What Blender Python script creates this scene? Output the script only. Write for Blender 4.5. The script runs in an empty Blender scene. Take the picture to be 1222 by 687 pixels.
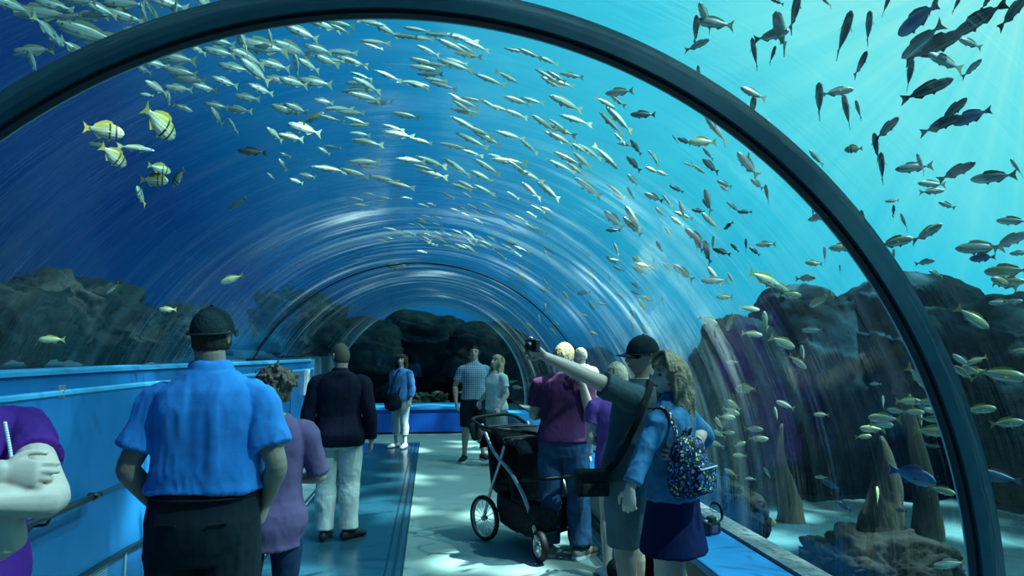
import bpy, math, random
import numpy as np
from mathutils import Vector, Matrix, Quaternion, noise as mnoise
random.seed(7)
rng = np.random.default_rng(11)
PI = math.pi
C = bpy.context.scene.collection
SC = bpy.context.scene

# ------------------------------------------------------------------ camera
F = 800.0; EYE = 1.70; HX = 420.0; VX = 515.0
pitch = math.atan2(HX-343.5, F)
yaw = math.atan2((611-VX)*math.cos(pitch), F)
cam_d = bpy.data.cameras.new('camera'); cam = bpy.data.objects.new('camera', cam_d); C.objects.link(cam)
cam.location = (0, 0, EYE); cam.rotation_euler = (PI/2+pitch, 0, -yaw)
cam_d.sensor_width = 36; cam_d.lens = F/1222*36; cam_d.clip_start = .05; cam_d.clip_end = 300
SC.camera = cam
SC.view_settings.view_transform = 'Standard'; SC.view_settings.look = 'None'
SC.view_settings.gamma = 1; SC.view_settings.use_curve_mapping = False
SC.view_settings.exposure = 0.0
SC.cycles.use_denoising = True
SC.cycles.max_bounces = 6; SC.cycles.diffuse_bounces = 3; SC.cycles.glossy_bounces = 3
SC.cycles.transparent_max_bounces = 16
SC.cycles.caustics_reflective = False; SC.cycles.caustics_refractive = False
SC.cycles.sample_clamp_indirect = 4
_sy, _cy, _sp, _cp = math.sin(yaw), math.cos(yaw), math.sin(pitch), math.cos(pitch)
CF = Vector((_sy*_cp, _cy*_cp, _sp)); CR = Vector((_cy, -_sy, 0)); CU = CR.cross(CF)
def ray(px, py):
    return (CF + CR*((px-611)/F) + CU*((343.5-py)/F))
def at_y(px, py, Y):
    d = ray(px, py); return Vector((0, 0, EYE)) + d*(Y/d.y)
def at_z(px, py, Z=0.0):
    d = ray(px, py); return Vector((0, 0, EYE)) + d*((Z-EYE)/d.z)
def srgb(r, g, b):
    f = lambda c: (c/255/12.92) if c/255 <= .04045 else ((c/255+.055)/1.055)**2.4
    return (f(r), f(g), f(b), 1)

# ------------------------------------------------------------------ world: light scattered in the open water, brightest towards the sun
W = bpy.data.worlds.new('world'); SC.world = W; W.use_nodes = True
nt = W.node_tree; nt.nodes.clear()
def N(nt, t, **kw):
    n = nt.nodes.new(t)
    for k, v in kw.items():
        if k.startswith('i_'):
            n.inputs[k[2:].replace('_', ' ')].default_value = v
        else: setattr(n, k, v)
    return n
L = lambda nt, a, b: nt.links.new(a, b)
def vmath(nt, op, a, b):
    n = N(nt, 'ShaderNodeVectorMath', operation=op)
    if hasattr(a, 'is_linked'): L(nt, a, n.inputs[0])
    else: n.inputs[0].default_value = a
    if hasattr(b, 'is_linked'): L(nt, b, n.inputs[1])
    else: n.inputs[1].default_value = b
    return n.outputs['Value'] if op == 'DOT_PRODUCT' else n.outputs[0]
def smath(nt, op, a, b=0.0, c=0.0, clamp=False):
    n = N(nt, 'ShaderNodeMath', operation=op, use_clamp=clamp)
    for i, v in enumerate((a, b, c)):
        if hasattr(v, 'is_linked'): L(nt, v, n.inputs[i])
        else: n.inputs[i].default_value = v
    return n.outputs[0]
def ramp(nt, fac, stops, interp='LINEAR'):
    n = N(nt, 'ShaderNodeValToRGB'); cr = n.color_ramp; cr.interpolation = interp
    while len(cr.elements) > 1: cr.elements.remove(cr.elements[-1])
    cr.elements[0].position = stops[0][0]; cr.elements[0].color = stops[0][1]
    for p, c in stops[1:]:
        e = cr.elements.new(p); e.color = c
    L(nt, fac, n.inputs[0]); return n.outputs['Color']
def mixc(nt, fac, a, b, blend='MIX'):
    n = N(nt, 'ShaderNodeMix', data_type='RGBA', blend_type=blend)
    for s, v in ((0, fac), (6, a), (7, b)):
        if hasattr(v, 'is_linked'): L(nt, v, n.inputs[s])
        else: n.inputs[s].default_value = v
    return n.outputs[2]
SUN = ray(1235, -60).normalized()
geo = N(nt, 'ShaderNodeTexCoord')
dvec = vmath(nt, 'NORMALIZE', geo.outputs['Generated'], (0, 0, 0))
dt = vmath(nt, 'DOT_PRODUCT', dvec, tuple(SUN))
el = vmath(nt, 'DOT_PRODUCT', dvec, (0, 0, 1))
lf = vmath(nt, 'DOT_PRODUCT', dvec, (1, 0, 0))
t_ = smath(nt, 'MULTIPLY_ADD', dt, .50, 0.0)
t_ = smath(nt, 'MULTIPLY_ADD', lf, .25, t_)
t_ = smath(nt, 'MULTIPLY_ADD', el, .30, t_)
# soft unevenness of the water and faint shafts fanning out from the sun
A1 = SUN.cross(Vector((0, 0, 1))).normalized(); B1 = SUN.cross(A1).normalized()
da = vmath(nt, 'DOT_PRODUCT', dvec, tuple(A1)); db = vmath(nt, 'DOT_PRODUCT', dvec, tuple(B1))
ang = smath(nt, 'ARCTAN2', da, db)
cmb = N(nt, 'ShaderNodeCombineXYZ'); L(nt, ang, cmb.inputs[0])
shn = N(nt, 'ShaderNodeTexNoise', i_Scale=9.0, i_Detail=3.0, i_Roughness=.6); L(nt, cmb.outputs[0], shn.inputs['Vector'])
sh = smath(nt, 'MULTIPLY_ADD', shn.outputs['Fac'], .10, -.05)
n2 = N(nt, 'ShaderNodeTexNoise', i_Scale=2.2, i_Detail=2.0); L(nt, dvec, n2.inputs['Vector'])
t_ = smath(nt, 'ADD', t_, smath(nt, 'MULTIPLY', sh, smath(nt, 'MAXIMUM', dt, 0.0)))
t_ = smath(nt, 'MULTIPLY_ADD', smath(nt, 'SUBTRACT', n2.outputs['Fac'], .5), .10, t_)
col = ramp(nt, t_, [(-.0, srgb(2, 30, 76)), (.10, srgb(4, 46, 106)), (.19, srgb(5, 50, 110)), (.25, srgb(8, 72, 130)), (.33, srgb(10, 98, 154)), (.40, srgb(13, 114, 172)),
                    (.45, srgb(17, 132, 188)), (.50, srgb(26, 156, 206)), (.55, srgb(38, 182, 220)), (.66, srgb(58, 210, 236)), (.73, srgb(110, 236, 241)), (.79, srgb(165, 251, 243))])
# below the horizon the water is dark
dk = ramp(nt, smath(nt, 'MULTIPLY_ADD', el, 1.0, .5), [(.25, (.03, .03, .03, 1)), (.48, (.35, .35, .35, 1)), (.56, (1, 1, 1, 1))])
col = mixc(nt, 1.0, col, dk, 'MULTIPLY')
bg = N(nt, 'ShaderNodeBackground', i_Strength=1.0); L(nt, col, bg.inputs['Color'])
wo = N(nt, 'ShaderNodeOutputWorld'); L(nt, bg.outputs[0], wo.inputs['Surface'])

# sunlight broken up by the ripples of the water surface: a far spot whose beam carries the ripple pattern
def ripple_lamp(name, loc, target, energy, angle, scale, floor_, colr, sharp=(.50, .62)):
    ld = bpy.data.lights.new(name, 'SPOT'); lo = bpy.data.objects.new(name, ld); C.objects.link(lo)
    lo.location = loc; lo.rotation_euler = (Vector(target)-Vector(loc)).to_track_quat('-Z', 'Y').to_euler()
    ld.energy = energy; ld.spot_size = math.radians(angle); ld.spot_blend = .6; ld.shadow_soft_size = .12; ld.color = colr
    ld.use_nodes = True; t = ld.node_tree; t.nodes.clear()
    tc = N(t, 'ShaderNodeTexCoord')
    nz = N(t, 'ShaderNodeTexNoise', i_Scale=scale*.7, i_Detail=2.0); L(t, tc.outputs['Normal'], nz.inputs['Vector'])
    dist = vmath(t, 'MULTIPLY', nz.outputs['Color'], (.06, .06, .06))
    v = vmath(t, 'ADD', tc.outputs['Normal'], dist)
    v = vmath(t, 'MULTIPLY', v, (1.0, 1.0, 1.0))
    vo = N(t, 'ShaderNodeTexVoronoi', feature='SMOOTH_F1', i_Scale=scale); L(t, v, vo.inputs['Vector'])
    f = ramp(t, vo.outputs['Distance'], [(sharp[0], (floor_,)*3+(1,)), (sharp[1], (1, 1, 1, 1))])
    em = N(t, 'ShaderNodeEmission'); L(t, f, em.inputs['Strength'])
    o = N(t, 'ShaderNodeOutputLight'); L(t, em.outputs[0], o.inputs[0])
    return lo
ripple_lamp('sun_through_ripples', (7.5, 5.5, 15), (0.2, 9.0, 0), 70000, 50, 38, .05, (.66, 1.0, .96), (.50, .68))
ripple_lamp('sun_near', (8.0, -1.5, 12), (-.6, 3.0, 1.0), 13000, 48, 16, .28, (.45, .90, 1.0), (.34, .7))

sl = bpy.data.lights.new('sun', 'SUN'); so = bpy.data.objects.new('sun', sl); C.objects.link(so)
so.rotation_euler = (-Vector((.62, -.05, .78))).to_track_quat('-Z', 'Y').to_euler(); sl.energy = 0.9; sl.angle = .30; sl.color = (.40, .90, 1.0)

# ------------------------------------------------------------------ materials
def mat(name, col, rough=.7, spec=.3, metal=0.0, var=.0, vscale=20.0, bump=0.0, bscale=60.0, col2=None, sheen=0.0, stretch=(1, 1, 1)):
    m = bpy.data.materials.new(name); m.use_nodes = True; t = m.node_tree
    b = t.nodes['Principled BSDF']
    b.inputs['Roughness'].default_value = rough; b.inputs['Metallic'].default_value = metal
    b.inputs['Specular IOR Level'].default_value = spec
    if sheen: b.inputs['Sheen Weight'].default_value = sheen
    c = col if len(col) == 4 else tuple(col)+(1,)
    tc = N(t, 'ShaderNodeTexCoord'); mp = N(t, 'ShaderNodeMapping'); mp.inputs['Scale'].default_value = stretch
    L(t, tc.outputs['Object'], mp.inputs['Vector'])
    nz = N(t, 'ShaderNodeTexNoise', i_Scale=vscale, i_Detail=5.0, i_Roughness=.6); L(t, mp.outputs[0], nz.inputs['Vector'])
    c2 = col2 if col2 else tuple(min(1, x*(1+var)) for x in c[:3])+(1,)
    c1 = c if col2 else tuple(x*(1-var) for x in c[:3])+(1,)
    if len(c2) == 3: c2 = tuple(c2)+(1,)
    L(t, ramp(t, nz.outputs['Fac'], [(.35, c1), (.65, c2)]), b.inputs['Base Color'])
    if bump:
        n2 = N(t, 'ShaderNodeTexNoise', i_Scale=bscale, i_Detail=4.0); L(t, mp.outputs[0], n2.inputs['Vector'])
        bp = N(t, 'ShaderNodeBump', i_Strength=bump, i_Distance=.02); L(t, n2.outputs['Fac'], bp.inputs['Height'])
        L(t, bp.outputs[0], b.inputs['Normal'])
    return m
M = {}
M['wall'] = mat('blue_paint', srgb(26, 104, 160), .38, .5, var=.05, vscale=3, bump=.05, bscale=300)
M['wall_top'] = mat('blue_ledge', srgb(70, 160, 205), .4, .5, var=.05)
M['bench'] = mat('bench_blue', srgb(50, 150, 215), .30, .5, var=.06, vscale=4)
M['bench_front'] = mat('bench_front_stone', srgb(120, 125, 115), .6, .3, var=.1, vscale=6, bump=.1)
M['bench_end'] = mat('bench_front_blue', srgb(15, 95, 200), .5, .4, var=.05)
M['black_metal'] = mat('black_metal', (.02, .022, .025), .4, .5)
M['black_rubber'] = mat('black_rubber', (.012, .012, .013), .6, .3)
M['black_fabric'] = mat('black_fabric', (.022, .026, .03), .9, .15, var=.3, vscale=30, bump=.3, bscale=80)
M['grey_metal'] = mat('grey_metal', (.55, .56, .57), .38, .5, .6)
M['steel'] = mat('steel', (.55, .55, .55), .4, .5, .9)
M['ring'] = mat('arch_gasket', srgb(40, 84, 92), .45, .4, var=.12, vscale=14, stretch=(1, 6, 1))
M['ring_in'] = mat('arch_gasket_dark', srgb(10, 24, 30), .5, .4, var=.1)
M['ring_edge'] = mat('arch_bead', srgb(190, 215, 215), .3, .5)
M['concrete'] = mat('concrete_sill', srgb(120, 130, 130), .85, .2, var=.35, vscale=22, bump=.5, bscale=40)
M['sand'] = mat('sand', srgb(64, 98, 102), .95, .1, var=.15, vscale=5, bump=.6, bscale=12)
M['rock'] = mat('rock_dark', srgb(14, 42, 54), .95, .05, bump=1.0, bscale=9, col2=srgb(34, 66, 74), vscale=1.6)  # haze of the water is put into this teal base colour
M['rock_left'] = mat('rock_brown', srgb(12, 16, 18), .85, .15, bump=1.0, bscale=11, col2=srgb(34, 40, 36), vscale=3.0)
M['rock_far'] = mat('rock_far', srgb(14, 36, 46), .95, .1, bump=1.0, bscale=2.5, col2=srgb(66, 76, 68), vscale=1.3)
M['spire'] = mat('rock_tan', srgb(48, 58, 54), .95, .05, bump=1.0, bscale=14, col2=srgb(104, 98, 78), vscale=6, stretch=(1, 1, .3))
M['white_paint'] = mat('white_paint', (.75, .75, .73), .5, .4)
M['skin'] = mat('skin', (.60, .42, .33), .5, .35, var=.06, vscale=12)
M['skin2'] = mat('skin_tanned', (.42, .28, .21), .5, .35, var=.06, vscale=12)
M['skin_pale'] = mat('skin_pale', (.72, .53, .44), .5, .35, var=.05, vscale=12)
M['eye'] = mat('eye_dark', (.02, .02, .02), .2, .5)
M['lips'] = mat('lips', (.35, .14, .13), .5, .3)
M['white'] = mat('white_cloth', (.78, .78, .76), .85, .2, var=.04)

def plank(name, c1, c2):
    m = mat(name, c1, .5, .3, col2=c2); return m
# floor: speckled carpet
M['floor'] = mat('floor_speckled', srgb(118, 140, 138), .75, .2, col2=srgb(150, 166, 158), vscale=160, bump=.25, bscale=220)
M['walkway'] = mat('walkway_dark', srgb(26, 62, 78), .22, .5, col2=srgb(36, 78, 92), vscale=40)
M['walk_line'] = mat('walkway_edge', srgb(16, 36, 44), .35, .5)

# acrylic: clear sheet with angle dependent reflection and the long lens marks of its casting
def acrylic(name, streak=.35):
    m = bpy.data.materials.new(name); m.use_nodes = True; t = m.node_tree; t.nodes.clear()
    tc = N(t, 'ShaderNodeTexCoord'); 
    g = tc.outputs['UV']        # u along the tunnel (m), v round the arch (m)
    mp = N(t, 'ShaderNodeMapping'); mp.inputs['Scale'].default_value = (3.2, .10, 1); L(t, g, mp.inputs['Vector'])
    nz = N(t, 'ShaderNodeTexNoise', i_Scale=1.0, i_Detail=6.0, i_Roughness=.62, i_Distortion=.6); L(t, mp.outputs[0], nz.inputs['Vector'])
    bp = N(t, 'ShaderNodeBump', i_Strength=1.0, i_Distance=.016*streak/.35); L(t, nz.outputs['Fac'], bp.inputs['Height'])
    lw = N(t, 'ShaderNodeLayerWeight', i_Blend=.5); L(t, bp.outputs[0], lw.inputs['Normal'])
    fr = smath(t, 'MULTIPLY_ADD', smath(t, 'POWER', lw.outputs['Facing'], 4.0), .72, .06, clamp=True)
    tr = N(t, 'ShaderNodeBsdfTransparent'); tr.inputs[0].default_value = (.93, .98, .99, 1)
    gl = N(t, 'ShaderNodeBsdfGlossy', i_Roughness=.05); gl.inputs[0].default_value = (.95, .98, 1, 1); L(t, bp.outputs[0], gl.inputs['Normal'])
    mx = N(t, 'ShaderNodeMixShader'); L(t, fr, mx.inputs[0]); L(t, tr.outputs[0], mx.inputs[1]); L(t, gl.outputs[0], mx.inputs[2])
    # reflection streaks round the arch, painted in as a pale diffuse film
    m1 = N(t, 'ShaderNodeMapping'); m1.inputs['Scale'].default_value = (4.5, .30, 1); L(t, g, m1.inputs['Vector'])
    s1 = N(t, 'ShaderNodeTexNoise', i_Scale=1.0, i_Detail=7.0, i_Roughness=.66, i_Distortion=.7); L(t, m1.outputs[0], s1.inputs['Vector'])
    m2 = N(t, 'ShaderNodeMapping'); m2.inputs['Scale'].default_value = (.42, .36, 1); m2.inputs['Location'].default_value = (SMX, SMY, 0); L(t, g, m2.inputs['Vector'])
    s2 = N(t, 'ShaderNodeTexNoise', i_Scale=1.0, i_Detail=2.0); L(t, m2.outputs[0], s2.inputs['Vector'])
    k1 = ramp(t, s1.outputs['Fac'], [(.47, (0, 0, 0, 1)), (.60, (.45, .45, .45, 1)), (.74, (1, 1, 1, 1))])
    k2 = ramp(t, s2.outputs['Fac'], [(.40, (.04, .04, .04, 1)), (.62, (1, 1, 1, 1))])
    gs = N(t, 'ShaderNodeSeparateXYZ'); L(t, g, gs.inputs[0])      # painted reflections are weaker at the near end
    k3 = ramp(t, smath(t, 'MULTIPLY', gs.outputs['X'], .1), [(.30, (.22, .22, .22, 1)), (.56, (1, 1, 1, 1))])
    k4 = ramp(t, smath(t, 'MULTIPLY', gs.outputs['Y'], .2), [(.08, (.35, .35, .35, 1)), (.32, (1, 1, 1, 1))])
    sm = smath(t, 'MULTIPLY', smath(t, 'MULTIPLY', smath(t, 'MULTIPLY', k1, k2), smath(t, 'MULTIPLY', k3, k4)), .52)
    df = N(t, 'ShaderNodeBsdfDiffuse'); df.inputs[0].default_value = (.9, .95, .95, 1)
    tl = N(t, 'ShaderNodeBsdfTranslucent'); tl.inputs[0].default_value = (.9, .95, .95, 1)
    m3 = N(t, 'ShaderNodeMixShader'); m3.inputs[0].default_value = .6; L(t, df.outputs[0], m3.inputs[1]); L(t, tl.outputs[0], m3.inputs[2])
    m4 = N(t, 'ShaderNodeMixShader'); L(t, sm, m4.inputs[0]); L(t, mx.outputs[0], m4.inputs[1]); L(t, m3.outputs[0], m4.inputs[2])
    o = N(t, 'ShaderNodeOutputMaterial'); L(t, m4.outputs[0], o.inputs[0])
    return m
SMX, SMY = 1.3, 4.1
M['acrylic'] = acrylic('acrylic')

# ------------------------------------------------------------------ mesh helpers
class MB:
    def __init__(s): s.v = []; s.f = []; s.m = []; s.uv = None
    def add(s, vs, fs, mi=0):
        o = len(s.v); s.v += [tuple(v) for v in vs]; s.f += [tuple(i+o for i in f) for f in fs]; s.m += [mi]*len(fs)
    def box(s, lo, hi, mi=0):
        x0, y0, z0 = lo; x1, y1, z1 = hi
        s.add([(x0,y0,z0),(x1,y0,z0),(x1,y1,z0),(x0,y1,z0),(x0,y0,z1),(x1,y0,z1),(x1,y1,z1),(x0,y1,z1)],
              [(0,3,2,1),(4,5,6,7),(0,1,5,4),(1,2,6,5),(2,3,7,6),(3,0,4,7)], mi)
    def loft(s, rings, caps=True, mi=0):
        n = len(rings[0]); vs = [p for r in rings for p in r]; fs = []
        for i in range(len(rings)-1):
            for j in range(n):
                k = (j+1) % n
                fs.append((i*n+j, i*n+k, (i+1)*n+k, (i+1)*n+j))
        if caps:
            fs.append(tuple(reversed(range(n)))); fs.append(tuple((len(rings)-1)*n+j for j in range(n)))
        s.add(vs, fs, mi)
    def tube(s, pts, rad, n=14, side=None, sub=4, mi=0, round_=True):
        """smooth tube through pts; rad = r or (a along side, b across) per point"""
        P = [Vector(p) for p in pts]; R = [(r, r) if not hasattr(r, '__len__') else tuple(r) for r in rad]
        PP = []; RR = []
        m = len(P)
        for i in range(m-1):
            p0 = P[i-1] if i else P[0]*2-P[1]; p1 = P[i]; p2 = P[i+1]; p3 = P[i+2] if i+2 < m else P[-1]*2-P[-2]
            r0 = R[max(i-1, 0)]; r1 = R[i]; r2 = R[i+1]; r3 = R[min(i+2, m-1)]
            for k in range(sub if m > 1 else 1):
                t = k/sub
                c = lambda a, b, c_, d: .5*((2*b)+(c_-a)*t+(2*a-5*b+4*c_-d)*t*t+(3*b-a-3*c_+d)*t**3)
                PP.append(Vector([c(p0[j], p1[j], p2[j], p3[j]) for j in range(3)]))
                RR.append(tuple(max(1e-4, c(r0[j], r1[j], r2[j], r3[j])) for j in (0, 1)))
        PP.append(P[-1]); RR.append(R[-1])
        T = []
        for i in range(len(PP)):
            a = PP[max(i-1, 0)]; b = PP[min(i+1, len(PP)-1)]; d = (b-a)
            T.append(d.normalized() if d.length > 1e-9 else Vector((0, 0, 1)))
        sd = Vector(side) if side is not None else (Vector((1, 0, 0)) if abs(T[0].x) < .9 else Vector((0, 1, 0)))
        rings = []
        def ring(c, t, sd, a, b):
            u = (sd - t*sd.dot(t)).normalized(); w = t.cross(u)
            return [c + u*(a*math.cos(2*PI*j/n)) + w*(b*math.sin(2*PI*j/n)) for j in range(n)], u
        if round_:
            a, b = RR[0]; q = min(a, b)
            for sc, off in ((.35, .95), (.75, .62)):
                r, sd = ring(PP[0]-T[0]*q*off, T[0], sd, a*sc, b*sc); rings.append(r)
        for c, t, (a, b) in zip(PP, T, RR):
            r, sd = ring(c, t, sd, a, b); rings.append(r)
        if round_:
            a, b = RR[-1]; q = min(a, b)
            for sc, off in ((.75, .62), (.35, .95)):
                r, sd = ring(PP[-1]+T[-1]*q*off, T[-1], sd, a*sc, b*sc); rings.append(r)
        s.loft(rings, True, mi)
    def ball(s, c, r, n=12, mi=0, rot=None):
        c = Vector(c); r = Vector(r) if hasattr(r, '__len__') else Vector((r, r, r))
        vs = []; fs = []; m = n//2+1
        for i in range(m+1):
            ph = PI*i/m
            for j in range(n):
                th = 2*PI*j/n
                p = Vector((r.x*math.sin(ph)*math.cos(th), r.y*math.sin(ph)*math.sin(th), r.z*math.cos(ph)))
                if rot is not None: p = rot @ p
                vs.append(c+p)
        for i in range(m):
            for j in range(n):
                k = (j+1) % n
                if i == 0: fs.append((j, (i+1)*n+j, (i+1)*n+k)) if True else None
                elif i == m-1: fs.append((i*n+j, (i+1)*n+j, i*n+k))
                else: fs.append((i*n+j, (i+1)*n+j, (i+1)*n+k, i*n+k))
        s.add(vs, fs, mi)
    def mesh(s, name):
        me = bpy.data.meshes.new(name); me.from_pydata([tuple(v) for v in s.v], [], s.f); me.update()
        if any(s.m): me.polygons.foreach_set('material_index', s.m)
        return me
def link(name, me, mats, parent=None, smooth=True):
    o = bpy.data.objects.new(name, me); C.objects.link(o)
    for m in (mats if isinstance(mats, (list, tuple)) else [mats]): me.materials.append(m)
    if smooth: me.polygons.foreach_set('use_smooth', [True]*len(me.polygons))
    if parent is not None: o.parent = parent
    return o
def obj(name, mb, mats, parent=None, smooth=False, bevel=0.0):
    o = link(name, mb.mesh(name), mats, parent, smooth)
    if bevel:
        b = o.modifiers.new('bevel', 'BEVEL'); b.width = bevel; b.segments = 2; b.limit_method = 'ANGLE'
    return o
def tag(o, label, cat, group=None, kind=None):
    o['label'] = label; o['category'] = cat
    if group: o['group'] = group
    if kind: o['kind'] = kind
    return o
def empty(name, label, cat, loc=(0, 0, 0), rotz=0.0, group=None):
    o = bpy.data.objects.new(name, None); C.objects.link(o); o.location = loc; o.rotation_euler = (0, 0, rotz)
    o.empty_display_size = .1
    return tag(o, label, cat, group)
def struct(name, mb, m, parent=None, smooth=False, bevel=0.0, label=None):
    o = obj(name, mb, m, parent, smooth, bevel)
    o['kind'] = 'structure'
    if label: o['label'] = label
    return o

# vectorised value noise
def _h(ix, iy, iz, seed):
    n = (ix*374761393 + iy*668265263 + iz*2147483647 + seed*1274126177) & 0xffffffff
    n = ((n ^ (n >> 13))*1274126177) & 0xffffffff
    return ((n ^ (n >> 16)) & 0xffff)/65535.0
def vn(P, seed=0):
    I = np.floor(P).astype(np.int64); f = P-I; f = f*f*(3-2*f); r = 0
    for dx in (0, 1):
        for dy in (0, 1):
            for dz in (0, 1):
                w = (f[:, 0] if dx else 1-f[:, 0])*(f[:, 1] if dy else 1-f[:, 1])*(f[:, 2] if dz else 1-f[:, 2])
                r = r + w*_h(I[:, 0]+dx, I[:, 1]+dy, I[:, 2]+dz, seed)
    return r*2-1
def fbm(P, oct=4, seed=0, ridge=False):
    a = 1.0; s = 0; t = 0
    for i in range(oct):
        v = vn(P*(2.03**i)+i*17.3, seed+i)
        if ridge: v = 1-2*np.abs(v)
        s = s+a*v; t += a; a *= .5
    return s/t
def bake(mb, name, mats, parent, voxel=.008, smooth=2, disp=None, shift=0):
    """fuse overlapping closed pieces into one continuous surface, then shape folds"""
    me = mb.mesh('tmp'); o = bpy.data.objects.new('tmp', me); C.objects.link(o)
    r = o.modifiers.new('r', 'REMESH'); r.mode = 'VOXEL'; r.voxel_size = voxel; r.use_smooth_shade = True
    if smooth:
        sm = o.modifiers.new('s', 'SMOOTH'); sm.factor = .5; sm.iterations = smooth
    dg = bpy.context.evaluated_depsgraph_get(); dg.update()
    ev = o.evaluated_get(dg)
    new = bpy.data.meshes.new_from_object(ev); bpy.data.objects.remove(o); bpy.data.meshes.remove(me)
    new.name = name
    if disp is not None:
        n = len(new.vertices); co = np.empty(n*3); no = np.empty(n*3)
        new.vertices.foreach_get('co', co); new.vertices.foreach_get('normal', no)
        co = co.reshape(-1, 3); no = no.reshape(-1, 3)
        co = co + no*disp(co)[:, None]
        new.vertices.foreach_set('co', co.reshape(-1)); new.update()
    new.materials.clear()
    return link(name, new, mats, parent, True)
# ------------------------------------------------------------------ the tunnel
RAD = 2.2
def axis(y):
    """centre of the arch at distance y along the tunnel"""
    cx = float(np.interp(y, [-8, 2.4, 8.2, 15.6], [-.08, -.08, -.14, -.02]))
    cz = float(np.interp(y, [-8, 2.4, 8.2, 15.6], [.80, .80, .59, .62]))
    return cx, cz
def wall_x(y):
    return float(np.interp(y, [-8, 4.3, 5.3, 8.2, 9.3, 15.6], [-2.2, -2.2, -2.17, -1.80, -1.72, -1.72]))
ZS, ZB = 1.60, .48      # sill of the left wall, top of the right bench
Y0, Y1 = -7.0, 15.6
def arch_pt(y, th, r=RAD):
    cx, cz = axis(y); return (cx+r*math.cos(th), y, cz+r*math.sin(th))
def th_range(y, r=RAD):
    cx, cz = axis(y)
    return math.asin(max(-1, min(1, (ZB-cz)/r))), PI-math.asin((ZS-cz)/r)
def sweep_sheet():
    me_v = []; me_f = []; uv = []
    ys = np.linspace(Y0, Y1, 70); nt_ = 72
    for y in ys:
        a, b = th_range(y)
        for j in range(nt_+1):
            th = a+(b-a)*j/nt_; me_v.append(arch_pt(y, th)); uv.append((y, th*RAD))
    for i in range(len(ys)-1):
        for j in range(nt_):
            q = i*(nt_+1)+j
            me_f.append((q, q+nt_+1, q+nt_+2, q+1))
    me = bpy.data.meshes.new('ceiling'); me.from_pydata(me_v, [], me_f); me.update()
    l = me.uv_layers.new(name='UVMap')
    for lp in me.loops: l.data[lp.index].uv = uv[lp.vertex_index]
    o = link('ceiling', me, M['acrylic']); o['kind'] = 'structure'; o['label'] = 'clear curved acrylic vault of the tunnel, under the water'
    return o
sweep_sheet()
def arch_ring(name, y, r0, r1, depth, mats, label, bead=False):
    """a solid ring band following the arch: part front band, inner lip"""
    a, b = th_range(y); n = 120
    mb = MB(); rings = []
    for j in range(n+1):
        th = a+(b-a)*j/n
        rings.append([Vector(arch_pt(y-depth/2, th, r0)), Vector(arch_pt(y-depth/2, th, r1)), Vector(arch_pt(y+depth/2, th, r1)), Vector(arch_pt(y+depth/2, th, r0))])
    mb.loft(rings, True)
    e = empty(name, label, 'arch')
    o = obj('band', mb, mats[0], e)
    if bead:
        mb = MB(); rings = []
        for j in range(n+1):
            th = a+(b-a)*j/n; q = r0-.004
            rings.append([Vector(arch_pt(y-depth/2+.012, th, q-.012)), Vector(arch_pt(y-depth/2+.012, th, q)), Vector(arch_pt(y+depth/2+.004, th, q)), Vector(arch_pt(y+depth/2+.004, th, q-.012))])
        mb.loft(rings, True); obj('inner_lip', mb, mats[1], e)
        mb = MB()
        mb.tube([arch_pt(y+depth/2+.012, a+(b-a)*j/n, r0-.013) for j in range(n+1)], [.0045]*(n+1), n=6, sub=1)
        obj('sealant_bead', mb, mats[2], e, True)
    return e
arch_ring('arch_rib', 2.43, 2.172, 2.265, .045, (M['ring'], M['ring_in'], M['ring_edge']), 'thick dark arch rib sweeping over the near end of the tunnel', True)
arch_ring('arch_rib', 8.2, 2.183, 2.197, .012, (M['ring_in'],), 'thin dark arch joint halfway down the tunnel vault')
arch_ring('arch_rib', 15.55, 2.165, 2.197, .02, (M['ring_edge'],), 'thin pale arch joint at the far end of the tunnel')
# the far glass that closes the view past the pale arch
mb = MB(); y = 15.6; a, b = th_range(y); rr = [arch_pt(y, a+(b-a)*j/60, 2.2) for j in range(61)]
mb.add([(x_, y_, z_) for x_, y_, z_ in rr], [tuple(range(61))])
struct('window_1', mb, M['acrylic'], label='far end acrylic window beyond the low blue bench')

# floor and moving walkway
mb = MB(); mb.box((-2.6, Y0, -.06), (2.2, Y1, 0)); struct('floor', mb, M['floor'])
mb = MB(); mb.box((-1.34, Y0, .0), (-.30, 12.9, .006)); struct('trim_1', mb, M['walkway'], label='dark glossy walkway panel set in the floor')
for i, (x0, x1) in enumerate(((-.345, -.33), (-.285, -.26), (-.215, -.20), (-1.41, -1.39), (-1.36, -1.34))):
    mb = MB(); mb.box((x0, Y0, 0), (x1, 13.05, .012)); struct('trim_%d' % (i+2), mb, M['walk_line'])
for i, x0 in enumerate((-.33, -.26)):
    mb = MB(); mb.box((x0, Y0, 0), (x0+(.045), 13.0, .008)); struct('trim_%d' % (i+8), mb, M['walkway'])
mb = MB(); mb.box((-1.41, 12.9, 0), (-.20, 13.05, .014)); struct('trim_10', mb, M['steel'], label='metal comb plate at the end of the walkway')

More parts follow.
